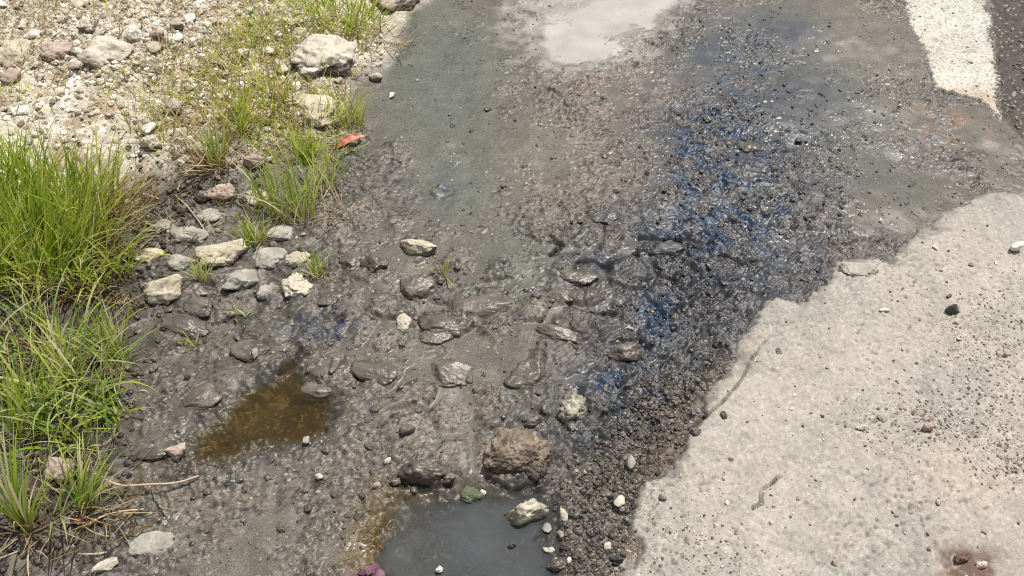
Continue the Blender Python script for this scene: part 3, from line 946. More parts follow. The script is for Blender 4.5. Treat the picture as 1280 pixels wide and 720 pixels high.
pebbles(150, mix(gauss(160, 50, 55, 40), gauss(60, 90, 70, 40), gauss(250, 60, 60, 50), gauss(330, 110, 50, 50, y1=190)), 0.009, 0.030, ['pale', 'cream', 'white', 'pale', 'pink', 'white'],
        'loose pale pebble in the dry gravel of the upper left bank', 'dry pebbles on the upper left bank')
pebbles(40, mix(gauss(230, 250, 60, 35), gauss(250, 400, 60, 40), gauss(310, 290, 60, 40), gauss(200, 330, 30, 50)), 0.008, 0.020, ['grey', 'wet', 'pink', 'dark', 'wet'],
        'small stone in dark mud right of the big grass clump', 'small stones in the mud beside the big grass')
pebbles(34, mix(gauss(740, 600, 40, 60), gauss(520, 580, 60, 30), gauss(720, 690, 30, 30)), 0.008, 0.017, ['wet', 'grey', 'wetpink', 'dark', 'pale'],
        'small wet stone on the gravelly shore round the grey puddle', 'wet stones round the grey puddle')
pebbles(90, mix(gauss(640, 420, 130, 100, x1=900), gauss(700, 200, 150, 90), gauss(450, 420, 90, 90), gauss(380, 620, 90, 50, x1=470)), 0.006, 0.013, ['wet', 'wetpink', 'wet', 'wet', 'wetpink'],
        'small loose pebble on the wet gravel bed', 'pebbles on the wet bed', sink=.4)
pebbles(26, mix(gauss(900, 250, 70, 90, x1=1050), gauss(840, 400, 50, 60, x1=920)), 0.007, 0.015, ['wetblue', 'dark', 'wet'],
        'dark bluish pebble in the oily streak', 'dark pebbles in the oily streak', sink=.4)
pebbles(56, mix(gauss(1110, 480, 110, 90, x0=980), gauss(1230, 440, 50, 50), gauss(1000, 640, 110, 50, x0=860), gauss(1200, 300, 60, 40, x0=1150, y0=275), gauss(1180, 630, 80, 60)), 0.003, 0.0075,
        ['brown', 'dark', 'grey', 'pink', 'grey', 'white', 'pink', 'grey'], 'crumb of stone lying on the pale concrete', 'crumbs of stone on the concrete', 'stone_chip')


# ------------------------------------------------------------------ gravel and grit nobody could count
def stuff_gravel(name, n, region, smin, smax, cols, label, rough, sink=0.3):
    shapes = [rock_shape(700 + k, 1 if smax < 0.006 else 2, 6, 0.12) for k in range(6)]
    V, F, Cc, Rr, off = [], [], [], [], 0
    for i in range(n):
        px, py = region()
        x, y = P(px, py)
        v, f = shapes[random.randrange(6)]
        r = lerp(smin, smax, random.random() ** 2.2)
        a = random.uniform(0, 6.28)
        s = np.array((1, random.uniform(.6, 1), random.uniform(.45, .8))) * r
        vv = v * s
        ca, sa = math.cos(a), math.sin(a)
        vv = np.stack((vv[:, 0] * ca - vv[:, 1] * sa, vv[:, 0] * sa + vv[:, 1] * ca, vv[:, 2]), 1)
        vv += (x, y, ground_z(x, y) + s[2] * (1 - 2 * sink))
        V.append(vv)
        F.append(f + off)
        off += len(v)
        c = np.array(random.choice(cols)) * random.uniform(.75, 1.25)
        Cc.append(np.repeat(c[None], len(v), 0))
        Rr.append(np.full(len(v), rough))
    V, F, Cc, Rr = np.concatenate(V), np.concatenate(F), np.concatenate(Cc), np.concatenate(Rr)
    o = link(name, mesh_from(name, V, F.ravel(), np.full(len(F), 3), M_bed if rough < .6 else M_bank, Cc, Rr, smooth=False))
    return tag(o, label, 'gravel', kind='stuff')


def along(pts, spread):
    def f():
        i = random.randrange(len(pts) - 1)
        t = random.random()
        (ax, ay), (bx, by) = pts[i], pts[i + 1]
        return ax + (bx - ax) * t + random.gauss(0, spread), ay + (by - ay) * t + random.gauss(0, spread * .7)
    return f


def keep(f, poly_key, lo=-9, hi=9):
    arr = T[poly_key]

    def g():
        while True:
            p = f()
            x, y = P(*p)
            i, j = int((x - X0) / STEP), int((y - Y0) / STEP)
            if 0 <= i < NX and 0 <= j < NY and lo < arr[j, i] < hi:
                return p
    return g


def uni(x0, x1, y0, y1):
    return lambda: (random.uniform(x0, x1), random.uniform(y0, y1))


wetcols = [(.09, .08, .07), (.14, .125, .105), (.055, .05, .045), (.03, .03, .03), (.17, .155, .13), (.11, .10, .085)]
stuff_gravel('dark_gravel', 3000, keep(keep(mix(along([(730, 740), (730, 660), (790, 560), (830, 500)], 24), along([(720, 740), (760, 600), (880, 460)], 26)), 'd_slab', -9, 0.0), 'd_grey', -9, 0.0),
             0.0022, 0.0070, [tuple(.68 * q for q in k) for k in wetcols], 'dark wet gravel heaped between the puddle and the concrete edge', .40, .45)
stuff_gravel('wet_grit', 3600, keep(keep(keep(keep(uni(180, 1260, -40, 740), 'd_slab', -9, -0.005), 'd_bank', -9, 0.02), 'd_grey', -9, -.005), 'd_brown', -9, -.005), 0.0016, 0.0056,
             wetcols + [(.26, .25, .22)], 'fine wet grit scattered over the bed', .45, .48)
bluecols = [(.035, .042, .055), (.015, .022, .035), (.09, .10, .12), (.12, .12, .13), (.015, .018, .025)]
stuff_gravel('oily_grit', 1300, keep(mix(along([(930, 40), (895, 200), (850, 330), (785, 490)], 40), along([(1000, 100), (1000, 260), (900, 420)], 60)), 'd_slab', -9, -0.005), 0.002, 0.007,
             bluecols, 'fine bluish oily grit in the dark streak', .38, .5)
drycols = [(.58, .55, .49), (.48, .44, .37), (.68, .66, .61), (.42, .38, .31), (.26, .23, .18)]
stuff_gravel('dry_gravel', 5200, keep(mix(uni(-120, 480, -60, 210), gauss(180, 50, 90, 50)), 'd_bank', 0.01), 0.003, 0.011, drycols, 'fine pale dry gravel on the bank', .9)
mudcols = [(.04, .036, .03), (.07, .06, .05), (.12, .105, .085), (.025, .022, .02), (.03, .027, .023)]
for (px, py, wp, hp, tn, lb) in (
        (228, 330, 40, 26, 'grey', 'greyish half sunk stone between the rounded stone and the beige stone'),
        (262, 272, 44, 22, 'grey', 'pale flat stone just below the pinkish stone on dark mud'),
        (372, 325, 34, 22, 'cream', 'beige half sunk stone above the small yellow tuft'),
        (336, 366, 32, 22, 'grey', 'small greyish stone between the greyish stone and the whitish jagged one')):
    stone('stone', px, py, wp, hp, tn, lb, random.uniform(-.3, .3), 0.42, 0.48)
stuff_gravel('mud_gravel', 1400, keep(mix(uni(-60, 330, 230, 480), uni(-60, 170, 480, 740), gauss(250, 270, 60, 50)), 'd_bank', -0.06), 0.003, 0.010, mudcols,
             'dark muddy gravel under the grass', .5)
slabcols = [(.36, .32, .27), (.28, .25, .21), (.16, .13, .11), (.44, .41, .36), (.10, .085, .07), (.36, .33, .29)]
stuff_gravel('concrete_grit', 2600, keep(mix(uni(780, 1330, 240, 760), gauss(1240, 430, 40, 45), gauss(1190, 530, 60, 20), gauss(1270, 580, 30, 20), gauss(1235, 440, 40, 50), gauss(1170, 530, 70, 25), gauss(850, 690, 50, 40)), 'd_slab', 0.01), 0.0012, 0.0034, slabcols,
             'fine grit sprinkled on the pale concrete', .9)
stuff_gravel('asphalt_grit', 700, keep(uni(1225, 1420, -60, 170), 'd_as', 0.0), 0.002, 0.006, [(.05, .045, .04), (.10, .09, .08), (.30, .28, .25), (.16, .15, .13)], 'coarse grit of the dark asphalt', .7)


# ------------------------------------------------------------------ grass
def grass_mat(name):
    m, n, l, b = newmat(name)
    at = node(n, 'ShaderNodeAttribute', attribute_name='tone')
    out = n['Material Output']
    l.new(at.outputs['Color'], b.inputs['Base Color'])
    b.inputs['Roughness'].default_value = 0.55
    b.inputs['Specular IOR Level'].default_value = 0.3
    t = node(n, 'ShaderNodeBsdfTranslucent')
    l.new(at.outputs['Color'], t.inputs[0])
    mx = node(n, 'ShaderNodeMixShader')
    mx.inputs[0].default_value = 0.5
    l.new(b.outputs[0], mx.inputs[1])
    l.new(t.outputs[0], mx.inputs[2])
    l.new(mx.outputs[0], out.inputs['Surface'])
    return m


M_grass = grass_mat('grass_blade')
GREEN = [(0.241, 0.376, 0.028), (0.34, 0.477, 0.05), (0.439, 0.526, 0.077), (0.17, 0.301, 0.022), (0.566, 0.589, 0.132), (0.425, 0.502, 0.055)]
YELLOW = [(0.531, 0.534, 0.116), (0.658, 0.609, 0.2), (0.43, 0.472, 0.084), (0.341, 0.422, 0.063)]
PALEG = [(0.396, 0.462, 0.189), (0.528, 0.55, 0.284), (0.297, 0.407, 0.105), (0.616, 0.594, 0.357), (0.264, 0.396, 0.126)]
STRAW = [(.52, .44, .27), (.60, .52, .35), (.42, .33, .18), (.36, .27, .14)]
RUST = [(.24, .15, .06), (.32, .22, .10), (.42, .32, .17), (.18, .10, .04)]


def blades(base, L, az, th0, th1, wid, pal, segs=6, roll=0.6, brown_base=0.5):
    """arching blades: th0/th1 lean from upright at foot and tip; three vertices across give each a folded midrib"""
    n = len(L)
    t = np.linspace(0, 1, segs + 1)
    th = th0[:, None] + (th1 - th0)[:, None] * t[None] ** 1.3
    ds = L[:, None] / segs
    thm = 0.5 * (th[:, 1:] + th[:, :-1])
    z0 = np.zeros((n, 1))
    hx = np.concatenate((z0, np.cumsum(np.sin(thm) * ds, 1)), 1)
    hz = np.concatenate((z0, np.cumsum(np.cos(thm) * ds, 1)), 1)
    swirl = az[:, None] + (RNG.normal(0, 0.25, n))[:, None] * t[None]
    cx = base[:, 0:1] + hx * np.sin(swirl)
    cy = base[:, 1:2] + hx * np.cos(swirl)
    cz = np.maximum(base[:, 2:3] + hz, base[:, 2:3] - 0.003)
    c = np.stack((cx, cy, cz), -1)
    wa = az + math.pi / 2 + RNG.normal(0, roll, n)
    wd = np.stack((np.sin(wa), np.cos(wa), np.zeros(n)), -1)[:, None, :]
    prof = (np.minimum(1, 0.55 + 1.6 * t) * (1 - t ** 2.2) + 0.04)[None, :, None] * wid[:, None, None] * 0.5
    fold = np.stack((-np.sin(az) * 0.0, np.zeros(n), np.ones(n)), -1)[:, None, :] * prof * 0.35
    v = np.stack((c - wd * prof + fold, c - fold * 0.3, c + wd * prof + fold), 2)      # n, segs+1, 3, xyz
    k = (segs + 1) * 3
    idx = np.arange(n)[:, None, None] * k + (np.arange(segs) * 3)[None, :, None] + np.arange(2)[None, None]
    q = np.stack((idx, idx + 1, idx + 4, idx + 3), -1).reshape(-1, 4)
    pal = np.array(pal)
    pc = pal[RNG.integers(0, len(pal), n)] * RNG.uniform(.8, 1.2, (n, 1))
    foot = np.array((.30, .24, .11))
    tip = np.array((.42, .36, .16))
    tt = t[None, :, None]
    cc = pc[:, None, :] * (1 - brown_base * np.clip(1 - 3 * tt, 0, 1)) + foot * brown_base * np.clip(1 - 3 * tt, 0, 1)
    tipm = (RNG.random((n, 1, 1)) < 0.35) * np.clip((tt - .7) / .3, 0, 1) * 0.7
    cc = cc + (tip - cc) * tipm
    cc = np.repeat(cc[:, :, None, :], 3, 2)
    return v.reshape(-1, 3), q, cc.reshape(-1, 3)


def blade_mesh(name, batches):
    V, Q, Cc, off = [], [], [], 0
    for v, q, c in batches:
        V.append(v)
        Q.append(q + off)
        Cc.append(c)
        off += len(v)
    V, Q, Cc = np.concatenate(V), np.concatenate(Q), np.concatenate(Cc)
    return mesh_from(name, V, Q.ravel(), np.full(len(Q), 4), M_grass, Cc)


def batch(n, px, py, rpx, rpy, lo, hi, pal, az=None, azs=9.0, th=(0.1, 0.5), bend=(0.5, 1.3), wid=(0.003, 0.006), out=0.0, bb=0.5, gen=None):
    """n blades rooted in a spot (photo pixels), lengths lo..hi metres, leaning to azimuth az (0 = away, +90deg = right)"""
    cx, cy = P(px, py)
    mx, my = mpp(px, py)
    r = np.sqrt(RNG.random(n))
    a = RNG.uniform(0, 2 * math.pi, n)
    ox, oy = r * np.cos(a) * rpx * mx, r * np.sin(a) * rpy * my
    bx, by = cx + ox, cy + oy
    bz = np.array([ground_z(x, y) for x, y in zip(bx, by)]) - 0.004
    L = RNG.uniform(lo, hi, n)
    rad = np.arctan2(ox, oy)
    if az is None:
        A = np.where(RNG.random(n) < out, rad + RNG.normal(0, .5, n), RNG.uniform(0, 2 * math.pi, n))
    else:
        A = R(az) + RNG.normal(0, R(azs), n)
    t0 = RNG.uniform(*th, n)
    t1 = t0 + RNG.uniform(*bend, n)
    return blades(np.stack((bx, by, bz), 1), L, A, t0, t1, RNG.uniform(*wid, n), pal, brown_base=bb)


def tuft(px, py, label, green=None, dry=None, group=None, name='grass_tuft'):
    x, y = P(px, py)
    root = bpy.data.objects.new(name, None)
    root.empty_display_size = 0.03
    COL.objects.link(root)
    root.location = (x, y, ground_z(x, y))
    tag(root, label, 'grass', group)
    for nm, bt in (('green_blades', green), ('dry_blades', dry)):
        if bt:
            me = blade_mesh(nm, bt)
            co = np.zeros(len(me.vertices) * 3, np.float32)
            me.vertices.foreach_get('co', co)
            co = co.reshape(-1, 3) - np.array(root.location[:], np.float32)
            me.vertices.foreach_set('co', co.ravel())
            link(nm, me, root)
    return root


D = dict
tuft(60, 330, 'big thick bright green grass clump at the left edge',
     [batch(680, 42, 318, 88, 62, .12, .24, GREEN, 10, 50, (0, .45), (.2, 1.0), (.0035, .0065), bb=.35),
      batch(150, 50, 330, 105, 60, .12, .22, PALEG + YELLOW, 20, 70, (.1, .8), (.2, 1.0), (.0035, .006), bb=.3),
      batch(260, 60, 350, 110, 35, .10, .19, GREEN + YELLOW, None, th=(.1, .6), bend=(.4, 1.3), out=.8),
      batch(150, 112, 290, 36, 55, .11, .20, YELLOW + GREEN, 45, 40, (.1, .6), (.3, 1.1))],
     [batch(190, 132, 300, 34, 50, .08, .19, STRAW + RUST, 85, 35, (.5, 1.1), (.3, .8), (.0025, .0045)),
      batch(120, 80, 372, 90, 14, .05, .12, RUST + STRAW, 180, 70, (.5, 1.2), (.3, .9), (.0025, .0045))])
tuft(50, 475, 'dark loose grass below the big green clump',
     [batch(190, 55, 474, 100, 56, .08, .18, GREEN + PALEG + PALEG, None, th=(.2, .8), bend=(.4, 1.3), out=.5, wid=(.0035, .0065))],
     [batch(50, 60, 470, 90, 60, .06, .14, STRAW + RUST, None, th=(.5, 1.2), bend=(.2, .8), wid=(.002, .004))])
tuft(155, 455, 'long green blades leaning over the mud right of the loose grass',
     [batch(34, 152, 458, 14, 10, .09, .15, GREEN + PALEG, -40, 30, (.3, .7), (.3, .9), (.003, .005)),
      batch(24, 95, 490, 20, 20, .10, .17, GREEN + PALEG, 10, 40, (.1, .6), (.3, .9), (.003, .005))],
     [batch(14, 150, 460, 20, 16, .07, .12, STRAW, None, th=(.6, 1.2), bend=(.2, .7), wid=(.002, .003))])
tuft(45, 530, 'upright green blades in the middle of the lower left grass',
     [batch(70, 45, 535, 24, 26, .08, .15, GREEN + PALEG, 0, 50, (.1, .6), (.2, .9), (.003, .0055)),
      batch(130, 100, 530, 60, 40, .06, .12, GREEN + PALEG, None, th=(.2, .8), bend=(.4, 1.2))],
     [batch(20, 45, 560, 60, 30, .06, .10, STRAW, None, th=(.6, 1.2), bend=(.2, .7), wid=(.002, .003))])
tuft(40, 672, 'single pale stemmed grass spreading blades at the lower left corner',
     [batch(34, 40, 672, 6, 5, .13, .22, PALEG + GREEN, 0, 45, (.05, .5), (.3, 1.0), (.004, .006), bb=.7)],
     [batch(18, 40, 674, 8, 6, .06, .12, STRAW, None, th=(.7, 1.3), bend=(.2, .5), wid=(.0025, .004))])
tuft(115, 640, 'green clump with wide blades bending right beside the tan stone',
     [batch(44, 112, 640, 12, 8, .08, .14, GREEN + PALEG, 30, 40, (.1, .6), (.4, 1.2), (.004, .0065)),
      batch(12, 75, 655, 10, 8, .08, .14, PALEG, 50, 40, (.4, .9), (.3, .8), (.0035, .005))],
     [batch(26, 120, 640, 26, 20, .06, .12, STRAW + RUST, 80, 60, (.8, 1.4), (.1, .4), (.002, .0035))])
tuft(5, 640, 'sparse pale grass cut by the left edge near the corner',
     [batch(20, 0, 650, 10, 20, .08, .15, PALEG, 20, 60, (.2, .7), (.3, 1.0))], None)
tuft(272, 212, 'brown and green tuft with straw stems below the bank stones',
     [batch(56, 274, 214, 12, 7, .07, .13, YELLOW + PALEG, 0, 40, (.1, .6), (.2, .9), (.0025, .0045))],
     [batch(70, 270, 216, 20, 9, .07, .16, STRAW + RUST, None, th=(.5, 1.2), bend=(.1, .6), wid=(.0025, .004))])
tuft(372, 272, 'thin pale green tuft on the mud above the yellow one',
     [batch(80, 368, 272, 28, 12, .10, .20, PALEG + YELLOW, 0, 45, (.05, .6), (.3, 1.1), (.0025, .0045))],
     [batch(34, 400, 270, 40, 16, .06, .12, STRAW, None, th=(.5, 1.2), bend=(.3, .8), wid=(.002, .0035))])
tuft(335, 262, 'loose thin grass on the mud left of the thin pale green tuft',
     [batch(34, 335, 262, 26, 12, .08, .15, PALEG + YELLOW + GREEN, 0, 55, (.1, .7), (.3, 1.1), (.0025, .0045))],
     [batch(24, 335, 262, 30, 14, .06, .12, STRAW + RUST, None, th=(.5, 1.2), bend=(.2, .8), wid=(.002, .0035))])
tuft(412, 232, 'tall thin blades leaning right below the orange leaf',
     [batch(26, 408, 236, 16, 10, .09, .17, PALEG + GREEN, 15, 45, (.1, .6), (.3, 1.0), (.0025, .004))],
     [batch(12, 414, 236, 24, 10, .06, .11, STRAW, None, th=(.5, 1.2), bend=(.2, .7), wid=(.002, .003))])
tuft(298, 178, 'yellow green tuft between the brown tuft and the flat bank stones',
     [batch(50, 298, 176, 22, 12, .06, .13, YELLOW + GREEN, None, th=(.1, .7), bend=(.3, 1.1), wid=(.0025, .0045))],
     [batch(40, 296, 180, 30, 14, .06, .12, STRAW + RUST, None, th=(.5, 1.2), bend=(.2, .7), wid=(.002, .0035))])
tuft(398, 348, 'small yellow tuft above the whitish jagged stone',
     [batch(30, 396, 348, 8, 6, .05, .09, YELLOW + PALEG, 0, 50, (.1, .7), (.3, 1.1), (.0025, .004))],
     [batch(18, 402, 346, 12, 6, .04, .07, STRAW, None, th=(.5, 1.1), bend=(.3, .8), wid=(.002, .0035))])
tuft(430, 158, 'green tuft leaning right at the edge of the beige slab of stone',
     [batch(64, 428, 160, 30, 10, .06, .13, YELLOW + PALEG + GREEN, 25, 45, (.1, .6), (.2, .9), (.0025, .0045))],
     [batch(22, 420, 160, 34, 10, .05, .10, STRAW, None, th=(.4, 1.1), bend=(.3, .8), wid=(.002, .0035))])
tuft(430, 45, 'bushy yellow green clump on the bank at the top edge',
     [batch(150, 430, 40, 52, 22, .07, .14, YELLOW + GREEN, None, th=(.1, .7), bend=(.4, 1.2), wid=(.003, .005), out=.5)],
     [batch(80, 440, 55, 50, 16, .06, .12, RUST + STRAW, None, th=(.5, 1.2), bend=(.3, .9), wid=(.0025, .004))])
tuft(335, 65, 'yellowish tuft on the bank left of the broad flat stone',
     [batch(80, 332, 70, 36, 20, .05, .11, YELLOW + GREEN, None, th=(.1, .7), bend=(.4, 1.1), wid=(.0025, .0045), out=.4)],
     [batch(60, 330, 72, 44, 22, .05, .12, STRAW, None, th=(.5, 1.2), bend=(.2, .7), wid=(.002, .0035))])
tuft(335, 150, 'mixed green and straw tuft left of the two flat bank stones',
     [batch(80, 335, 150, 34, 24, .05, .11, YELLOW + GREEN, None, th=(.1, .7), bend=(.3, 1.0), wid=(.0025, .0045), out=.4)],
     [batch(60, 330, 160, 50, 24, .06, .13, STRAW + RUST, None, th=(.5, 1.2), bend=(.2, .7), wid=(.002, .0035))])
tuft(385, 205, 'green sprout on the bank edge left of the orange leaf',
     [batch(70, 384, 208, 14, 8, .06, .12, GREEN + YELLOW, 0, 45, (.1, .6), (.3, 1.0), (.003, .005))],
     [batch(14, 380, 210, 20, 8, .05, .10, STRAW, None, th=(.5, 1.2), bend=(.2, .7), wid=(.002, .0035))])
tuft(254, 352, 'little sprig growing between the two pale muddy stones',
     [batch(20, 254, 353, 5, 4, .05, .085, PALEG + YELLOW, 0, 60, (.1, .7), (.3, .9), (.003, .0045))], None)
tuft(318, 302, 'short tuft at the right end of the beige muddy stone',
     [batch(48, 318, 304, 16, 8, .05, .10, PALEG + GREEN, 0, 60, (.1, .8), (.3, 1.0), (.0025, .004))],
     [batch(12, 320, 304, 20, 8, .05, .09, STRAW, None, th=(.5, 1.1), bend=(.2, .7), wid=(.002, .003))])
tuft(238, 436, 'tiny green sprig on the wet gravel below the pale stones',
     [batch(10, 238, 436, 8, 6, .03, .05, PALEG + GREEN, 0, 60, (.2, .8), (.3, .9), (.0025, .004))], None)
tuft(300, 393, 'tiny straw coloured sprout at the foot of the greyish stone',
     [batch(9, 302, 392, 12, 6, .025, .045, PALEG, None, th=(.3, .9), bend=(.3, .9))], None)
tuft(552, 345, 'dry stalk with bent leaves rooted beside the cream stone',
     [batch(5, 552, 345, 6, 4, .05, .08, YELLOW, 30, 70, (.4, 1.0), (.3, .9), (.003, .0045))],
     [batch(6, 552, 346, 5, 4, .04, .075, STRAW + RUST, 0, 60, (.2, .9), (.1, .5), (.003, .0045))])
tuft(505, 55, 'thin dry tuft at the muddy edge right of the bushy clump',
     None, [batch(16, 496, 64, 16, 8, .05, .10, STRAW, 60, 60, (.5, 1.2), (.1, .6), (.002, .0035))])
tuft(100, 8, 'yellow dry tuft on the bank at the upper left corner',
     [batch(40, 60, 10, 60, 14, .04, .09, YELLOW, None, th=(.2, .9), bend=(.3, 1.0), wid=(.0025, .004))],
     [batch(60, 60, 20, 60, 20, .05, .11, STRAW, None, th=(.5, 1.2), bend=(.1, .6), wid=(.002, .0035))])
tuft(45, 60, 'sprawling straw stems on the bank below the corner tuft',
     None, [batch(50, 45, 62, 50, 26, .06, .14, STRAW, None, th=(.6, 1.3), bend=(.1, .4), wid=(.002, .0035))])
tuft(210, 12, 'small green tuft at the top edge above the pale gravel',
     [batch(30, 212, 10, 24, 10, .04, .08, YELLOW + GREEN, None, th=(.2, .9), bend=(.3, 1.0), wid=(.0025, .004))],
     [batch(20, 200, 18, 30, 12, .05, .09, STRAW, None, th=(.5, 1.2), bend=(.1, .6), wid=(.002, .0035))])
tuft(205, 165, 'straw stems bent over between big grass and pinkish pebble',
     None, [batch(60, 200, 170, 34, 26, .07, .15, STRAW + YELLOW, 60, 60, (.5, 1.2), (.1, .6), (.002, .0035))])
# thin dry ground cover of the bank
bt = []
for (a, b, ra, rb, n, pal) in ((120, 60, 170, 60, 260, STRAW), (330, 110, 110, 70, 260, STRAW + YELLOW), (250, 160, 70, 50, 140, STRAW + RUST), (30, 140, 60, 40, 90, STRAW + YELLOW),
                               (230, 275, 60, 40, 60, STRAW + RUST), (60, 520, 110, 90, 200, RUST + STRAW + PALEG + GREEN), (370, 60, 100, 70, 420, YELLOW + STRAW), (370, 160, 80, 50, 260, YELLOW + STRAW + RUST),
                               (250, 130, 110, 60, 300, STRAW + YELLOW), (180, 60, 200, 70, 300, STRAW), (100, 640, 100, 60, 110, RUST + STRAW), (390, 40, 80, 50, 260, GREEN + YELLOW), (380, 175, 70, 40, 200, GREEN + YELLOW), (300, 120, 60, 40, 160, YELLOW), (100, 20, 110, 24, 160, YELLOW + STRAW)):
    bt.append(batch(int(n * 1.3), a, b, ra, rb, .03, .09, pal, None, th=(.5, 1.4), bend=(.0, .4), wid=(.0022, .0042), bb=.2))
g = link('dry_grass', blade_mesh('dry_grass', bt))
tag(g, 'thin dry grass and straw scattered over the bank', 'grass', kind='stuff')


# ------------------------------------------------------------------ leaf, flower, twigs
def simple_mat(name, c1, c2, rough=0.6, scale=40):
    m, n, l, b = newmat(name)
    tc = node(n, 'ShaderNodeTexCoord')
    nz = node(n, 'ShaderNodeTexNoise')
    nz.inputs['Scale'].default_value = scale
    nz.inputs['Detail'].default_value = 4
    l.new(tc.outputs['Object'], nz.inputs['Vector'])
    r = node(n, 'ShaderNodeValToRGB')
    r.color_ramp.elements[0].position = .35
    r.color_ramp.elements[1].position = .65
    r.color_ramp.elements[0].color = (*c1, 1)
    r.color_ramp.elements[1].color = (*c2, 1)
    l.new(nz.outputs['Fac'], r.inputs[0])
    l.new(r.outputs[0], b.inputs['Base Color'])
    b.inputs['Roughness'].default_value = rough
    return m


def leaf(name, px, py, length, width, ang, mats, label, curl=0.5, cat='leaf', lift=0.004):
    """a curled leaf of some thickness: upper skin, rolled edges, a midrib as its own part"""
    nu, nv = 18, 8
    V = []
    for side in (1, -1):
        for i in range(nu + 1):
            t = i / nu
            hw = width * 0.5 * (math.sin(math.pi * min(1, t * 0.96 + .03)) ** 0.7) * (1 - 0.35 * t)
            for j in range(nv + 1):
                s = j / nv * 2 - 1
                x = (t - .5) * length
                yy = hw * s * (1 - 0.25 * curl * abs(s))
                z = curl * hw * 0.9 * s * s + 0.012 * math.sin(t * 3.0) + 0.0015 * math.sin(t * 23 + s * 3) + side * 0.0005
                V.append((x, yy, z))
    k = (nu + 1) * (nv + 1)
    F = []
    for i in range(nu):
        for j in range(nv):
            a = i * (nv + 1) + j
            q = (a, a + nv + 1, a + nv + 2, a + 1)
            F.append(q)
            F.append(tuple(k + z for z in q[::-1]))
    x, y = P(px, py)
    o = link(name, mesh_from(name, np.array(V), np.array(F).ravel(), np.full(len(F), 4), mats[0]))
    o.location = (x, y, ground_low(x, y, .02) + lift)
    o.rotation_euler = (R(14), R(-6), R(ang))
    tag(o, label, cat)
    # midrib
    Vr, Fr = [], []
    for i in range(13):
        t = i / 12
        r = 0.0011 * (1 - .6 * t)
        for a in range(6):
            Vr.append(((t - .56) * length * 1.08, r * math.cos(a * math.pi / 3), 0.012 * math.sin(t * 3.0) + .0008 + r * math.sin(a * math.pi / 3)))
    for i in range(12):
        for a in range(6):
            b = (a + 1) % 6
            Fr.append((i * 6 + a, i * 6 + b, i * 6 + 6 + b, i * 6 + 6 + a))
    link('midrib', mesh_from('midrib', np.array(Vr), np.array(Fr).ravel(), np.full(len(Fr), 4), mats[1]), o)
    return o


M_leaf = simple_mat('orange_leaf', (.46, .14, .085), (.55, .27, .19), .55)
M_rib = simple_mat('leaf_rib', (.50, .22, .12), (.60, .32, .2))
leaf('leaf', 439, 182, .085, .030, 28, (M_leaf, M_rib), 'orange red curled leaf lying on mud at the grass edge')
M_red = simple_mat('red_leaf', (.12, .035, .025), (.20, .07, .05), .5)
leaf('leaf', 105, 657, .045, .014, -18, (M_red, M_rib), 'dark red leaf under the lower left grass')


def tube(name, pts, r0, r1, mat, label=None, cat=None, parent=None):
    p = np.array(pts, float)
    # smooth the line
    for _ in range(3):
        q = np.empty((len(p) * 2 - 2, 3))
        q[0::2] = .75 * p[:-1] + .25 * p[1:]
        q[1::2] = .25 * p[:-1] + .75 * p[1:]
        p = np.concatenate((p[:1], q, p[-1:]))
    n = len(p)
    V, F = [], []
    for i in range(n):
        d = p[min(i + 1, n - 1)] - p[max(i - 1, 0)]
        d /= np.linalg.norm(d) + 1e-9
        u = np.cross(d, (0, 0, 1.0))
        u /= np.linalg.norm(u) + 1e-9
        v = np.cross(u, d)
        r = r0 + (r1 - r0) * i / (n - 1)
        for a in range(7):
            V.append(p[i] + r * (math.cos(a * 2 * math.pi / 7) * u + math.sin(a * 2 * math.pi / 7) * v))
    for i in range(n - 1):
        for a in range(7):
            b = (a + 1) % 7
            F.append((i * 7 + a, i * 7 + b, i * 7 + 7 + b, i * 7 + 7 + a))
    o = link(name, mesh_from(name, np.array(V), np.array(F).ravel(), np.full(len(F), 4), mat), parent)
    if label:
        tag(o, label, cat)
    return o


M_twig = simple_mat('dry_twig', (.38, .29, .19), (.52, .43, .31), .8, 90)


def gp(px, py, up):
    x, y = P(px, py, 0.02)
    return (x, y, ground_z(x, y) + up)


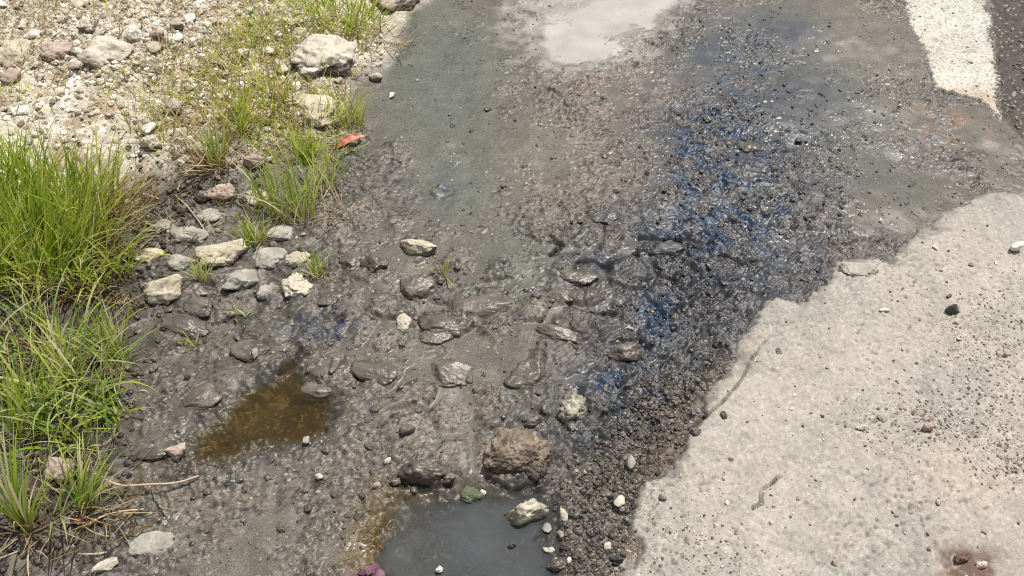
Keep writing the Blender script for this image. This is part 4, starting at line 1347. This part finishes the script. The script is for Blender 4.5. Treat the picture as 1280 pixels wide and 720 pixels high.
tube('twig', [gp(125, 602, .03), gp(150, 611, .022), gp(185, 608, .018), (*gp(220, 603, 0)[:2], gp(220, 603, .012)[2]), gp(247, 592, .008)], .0022, .0016, M_twig,
     'pale curved dry stem reaching from the grass to the brown puddle', 'twig')
tube('twig', [gp(112, 652, .012), gp(140, 640, .014), gp(178, 634, .006)], .0018, .0013, M_twig, 'short straight dry stem below the long curved stem', 'twig')
tube('twig', [gp(222, 238, .006), gp(232, 225, .02), gp(262, 212, .03), gp(272, 170, .055)], .0016, .0010, M_twig, 'straw stem bent over dark mud by the brown tuft', 'twig')
tube('twig', [gp(228, 2, .02), gp(240, 30, .02)], .0013, .0010, M_twig, 'thin straight dry stem at the top edge in the gravel', 'twig')
tube('twig', [gp(218, 242, .005), gp(236, 256, .008), gp(258, 288, .006)], .0016, .0012, M_twig, 'thin dry stem on the dark mud left of the pinkish stone', 'twig')

# magenta flower at the bottom edge
fx_, fy_ = P(458, 724)
fl = bpy.data.objects.new('flower', None)
COL.objects.link(fl)
fl.location = (fx_, fy_, ground_low(fx_, fy_, .02) + .004)
tag(fl, 'crumpled magenta flower at the bottom edge beside the grey puddle', 'flower')
M_pet = simple_mat('magenta_petal', (.07, .020, .045), (.14, .048, .09), .6, 90)
for i, a in enumerate((.1, .9, 2.3, 3.0, 4.4)):
    V, F = [], []
    ln, wd = random.uniform(.016, .040), random.uniform(.010, .026)
    for sd_ in (1, -1):
        for u in range(7):
            t = u / 6
            for v_ in range(5):
                s = v_ / 4 * 2 - 1
                rr = .003 + ln * t
                hw = wd * .5 * math.sin(math.pi * (.15 + .7 * t))
                V.append((rr * math.cos(a) - hw * s * math.sin(a), rr * math.sin(a) + hw * s * math.cos(a),
                          .006 * math.sin(t * 2.6 + i) + .004 * math.sin(6 * s + 2 * i) * math.sin(7 * t + i) + .003 + .0004 * sd_))
    for u in range(6):
        for v_ in range(4):
            b = u * 5 + v_
            q = (b, b + 5, b + 6, b + 1)
            F += [q, tuple(35 + z for z in q[::-1])]
    link('petal', mesh_from('petal', np.array(V), np.array(F).ravel(), np.full(len(F), 4), M_pet), fl)
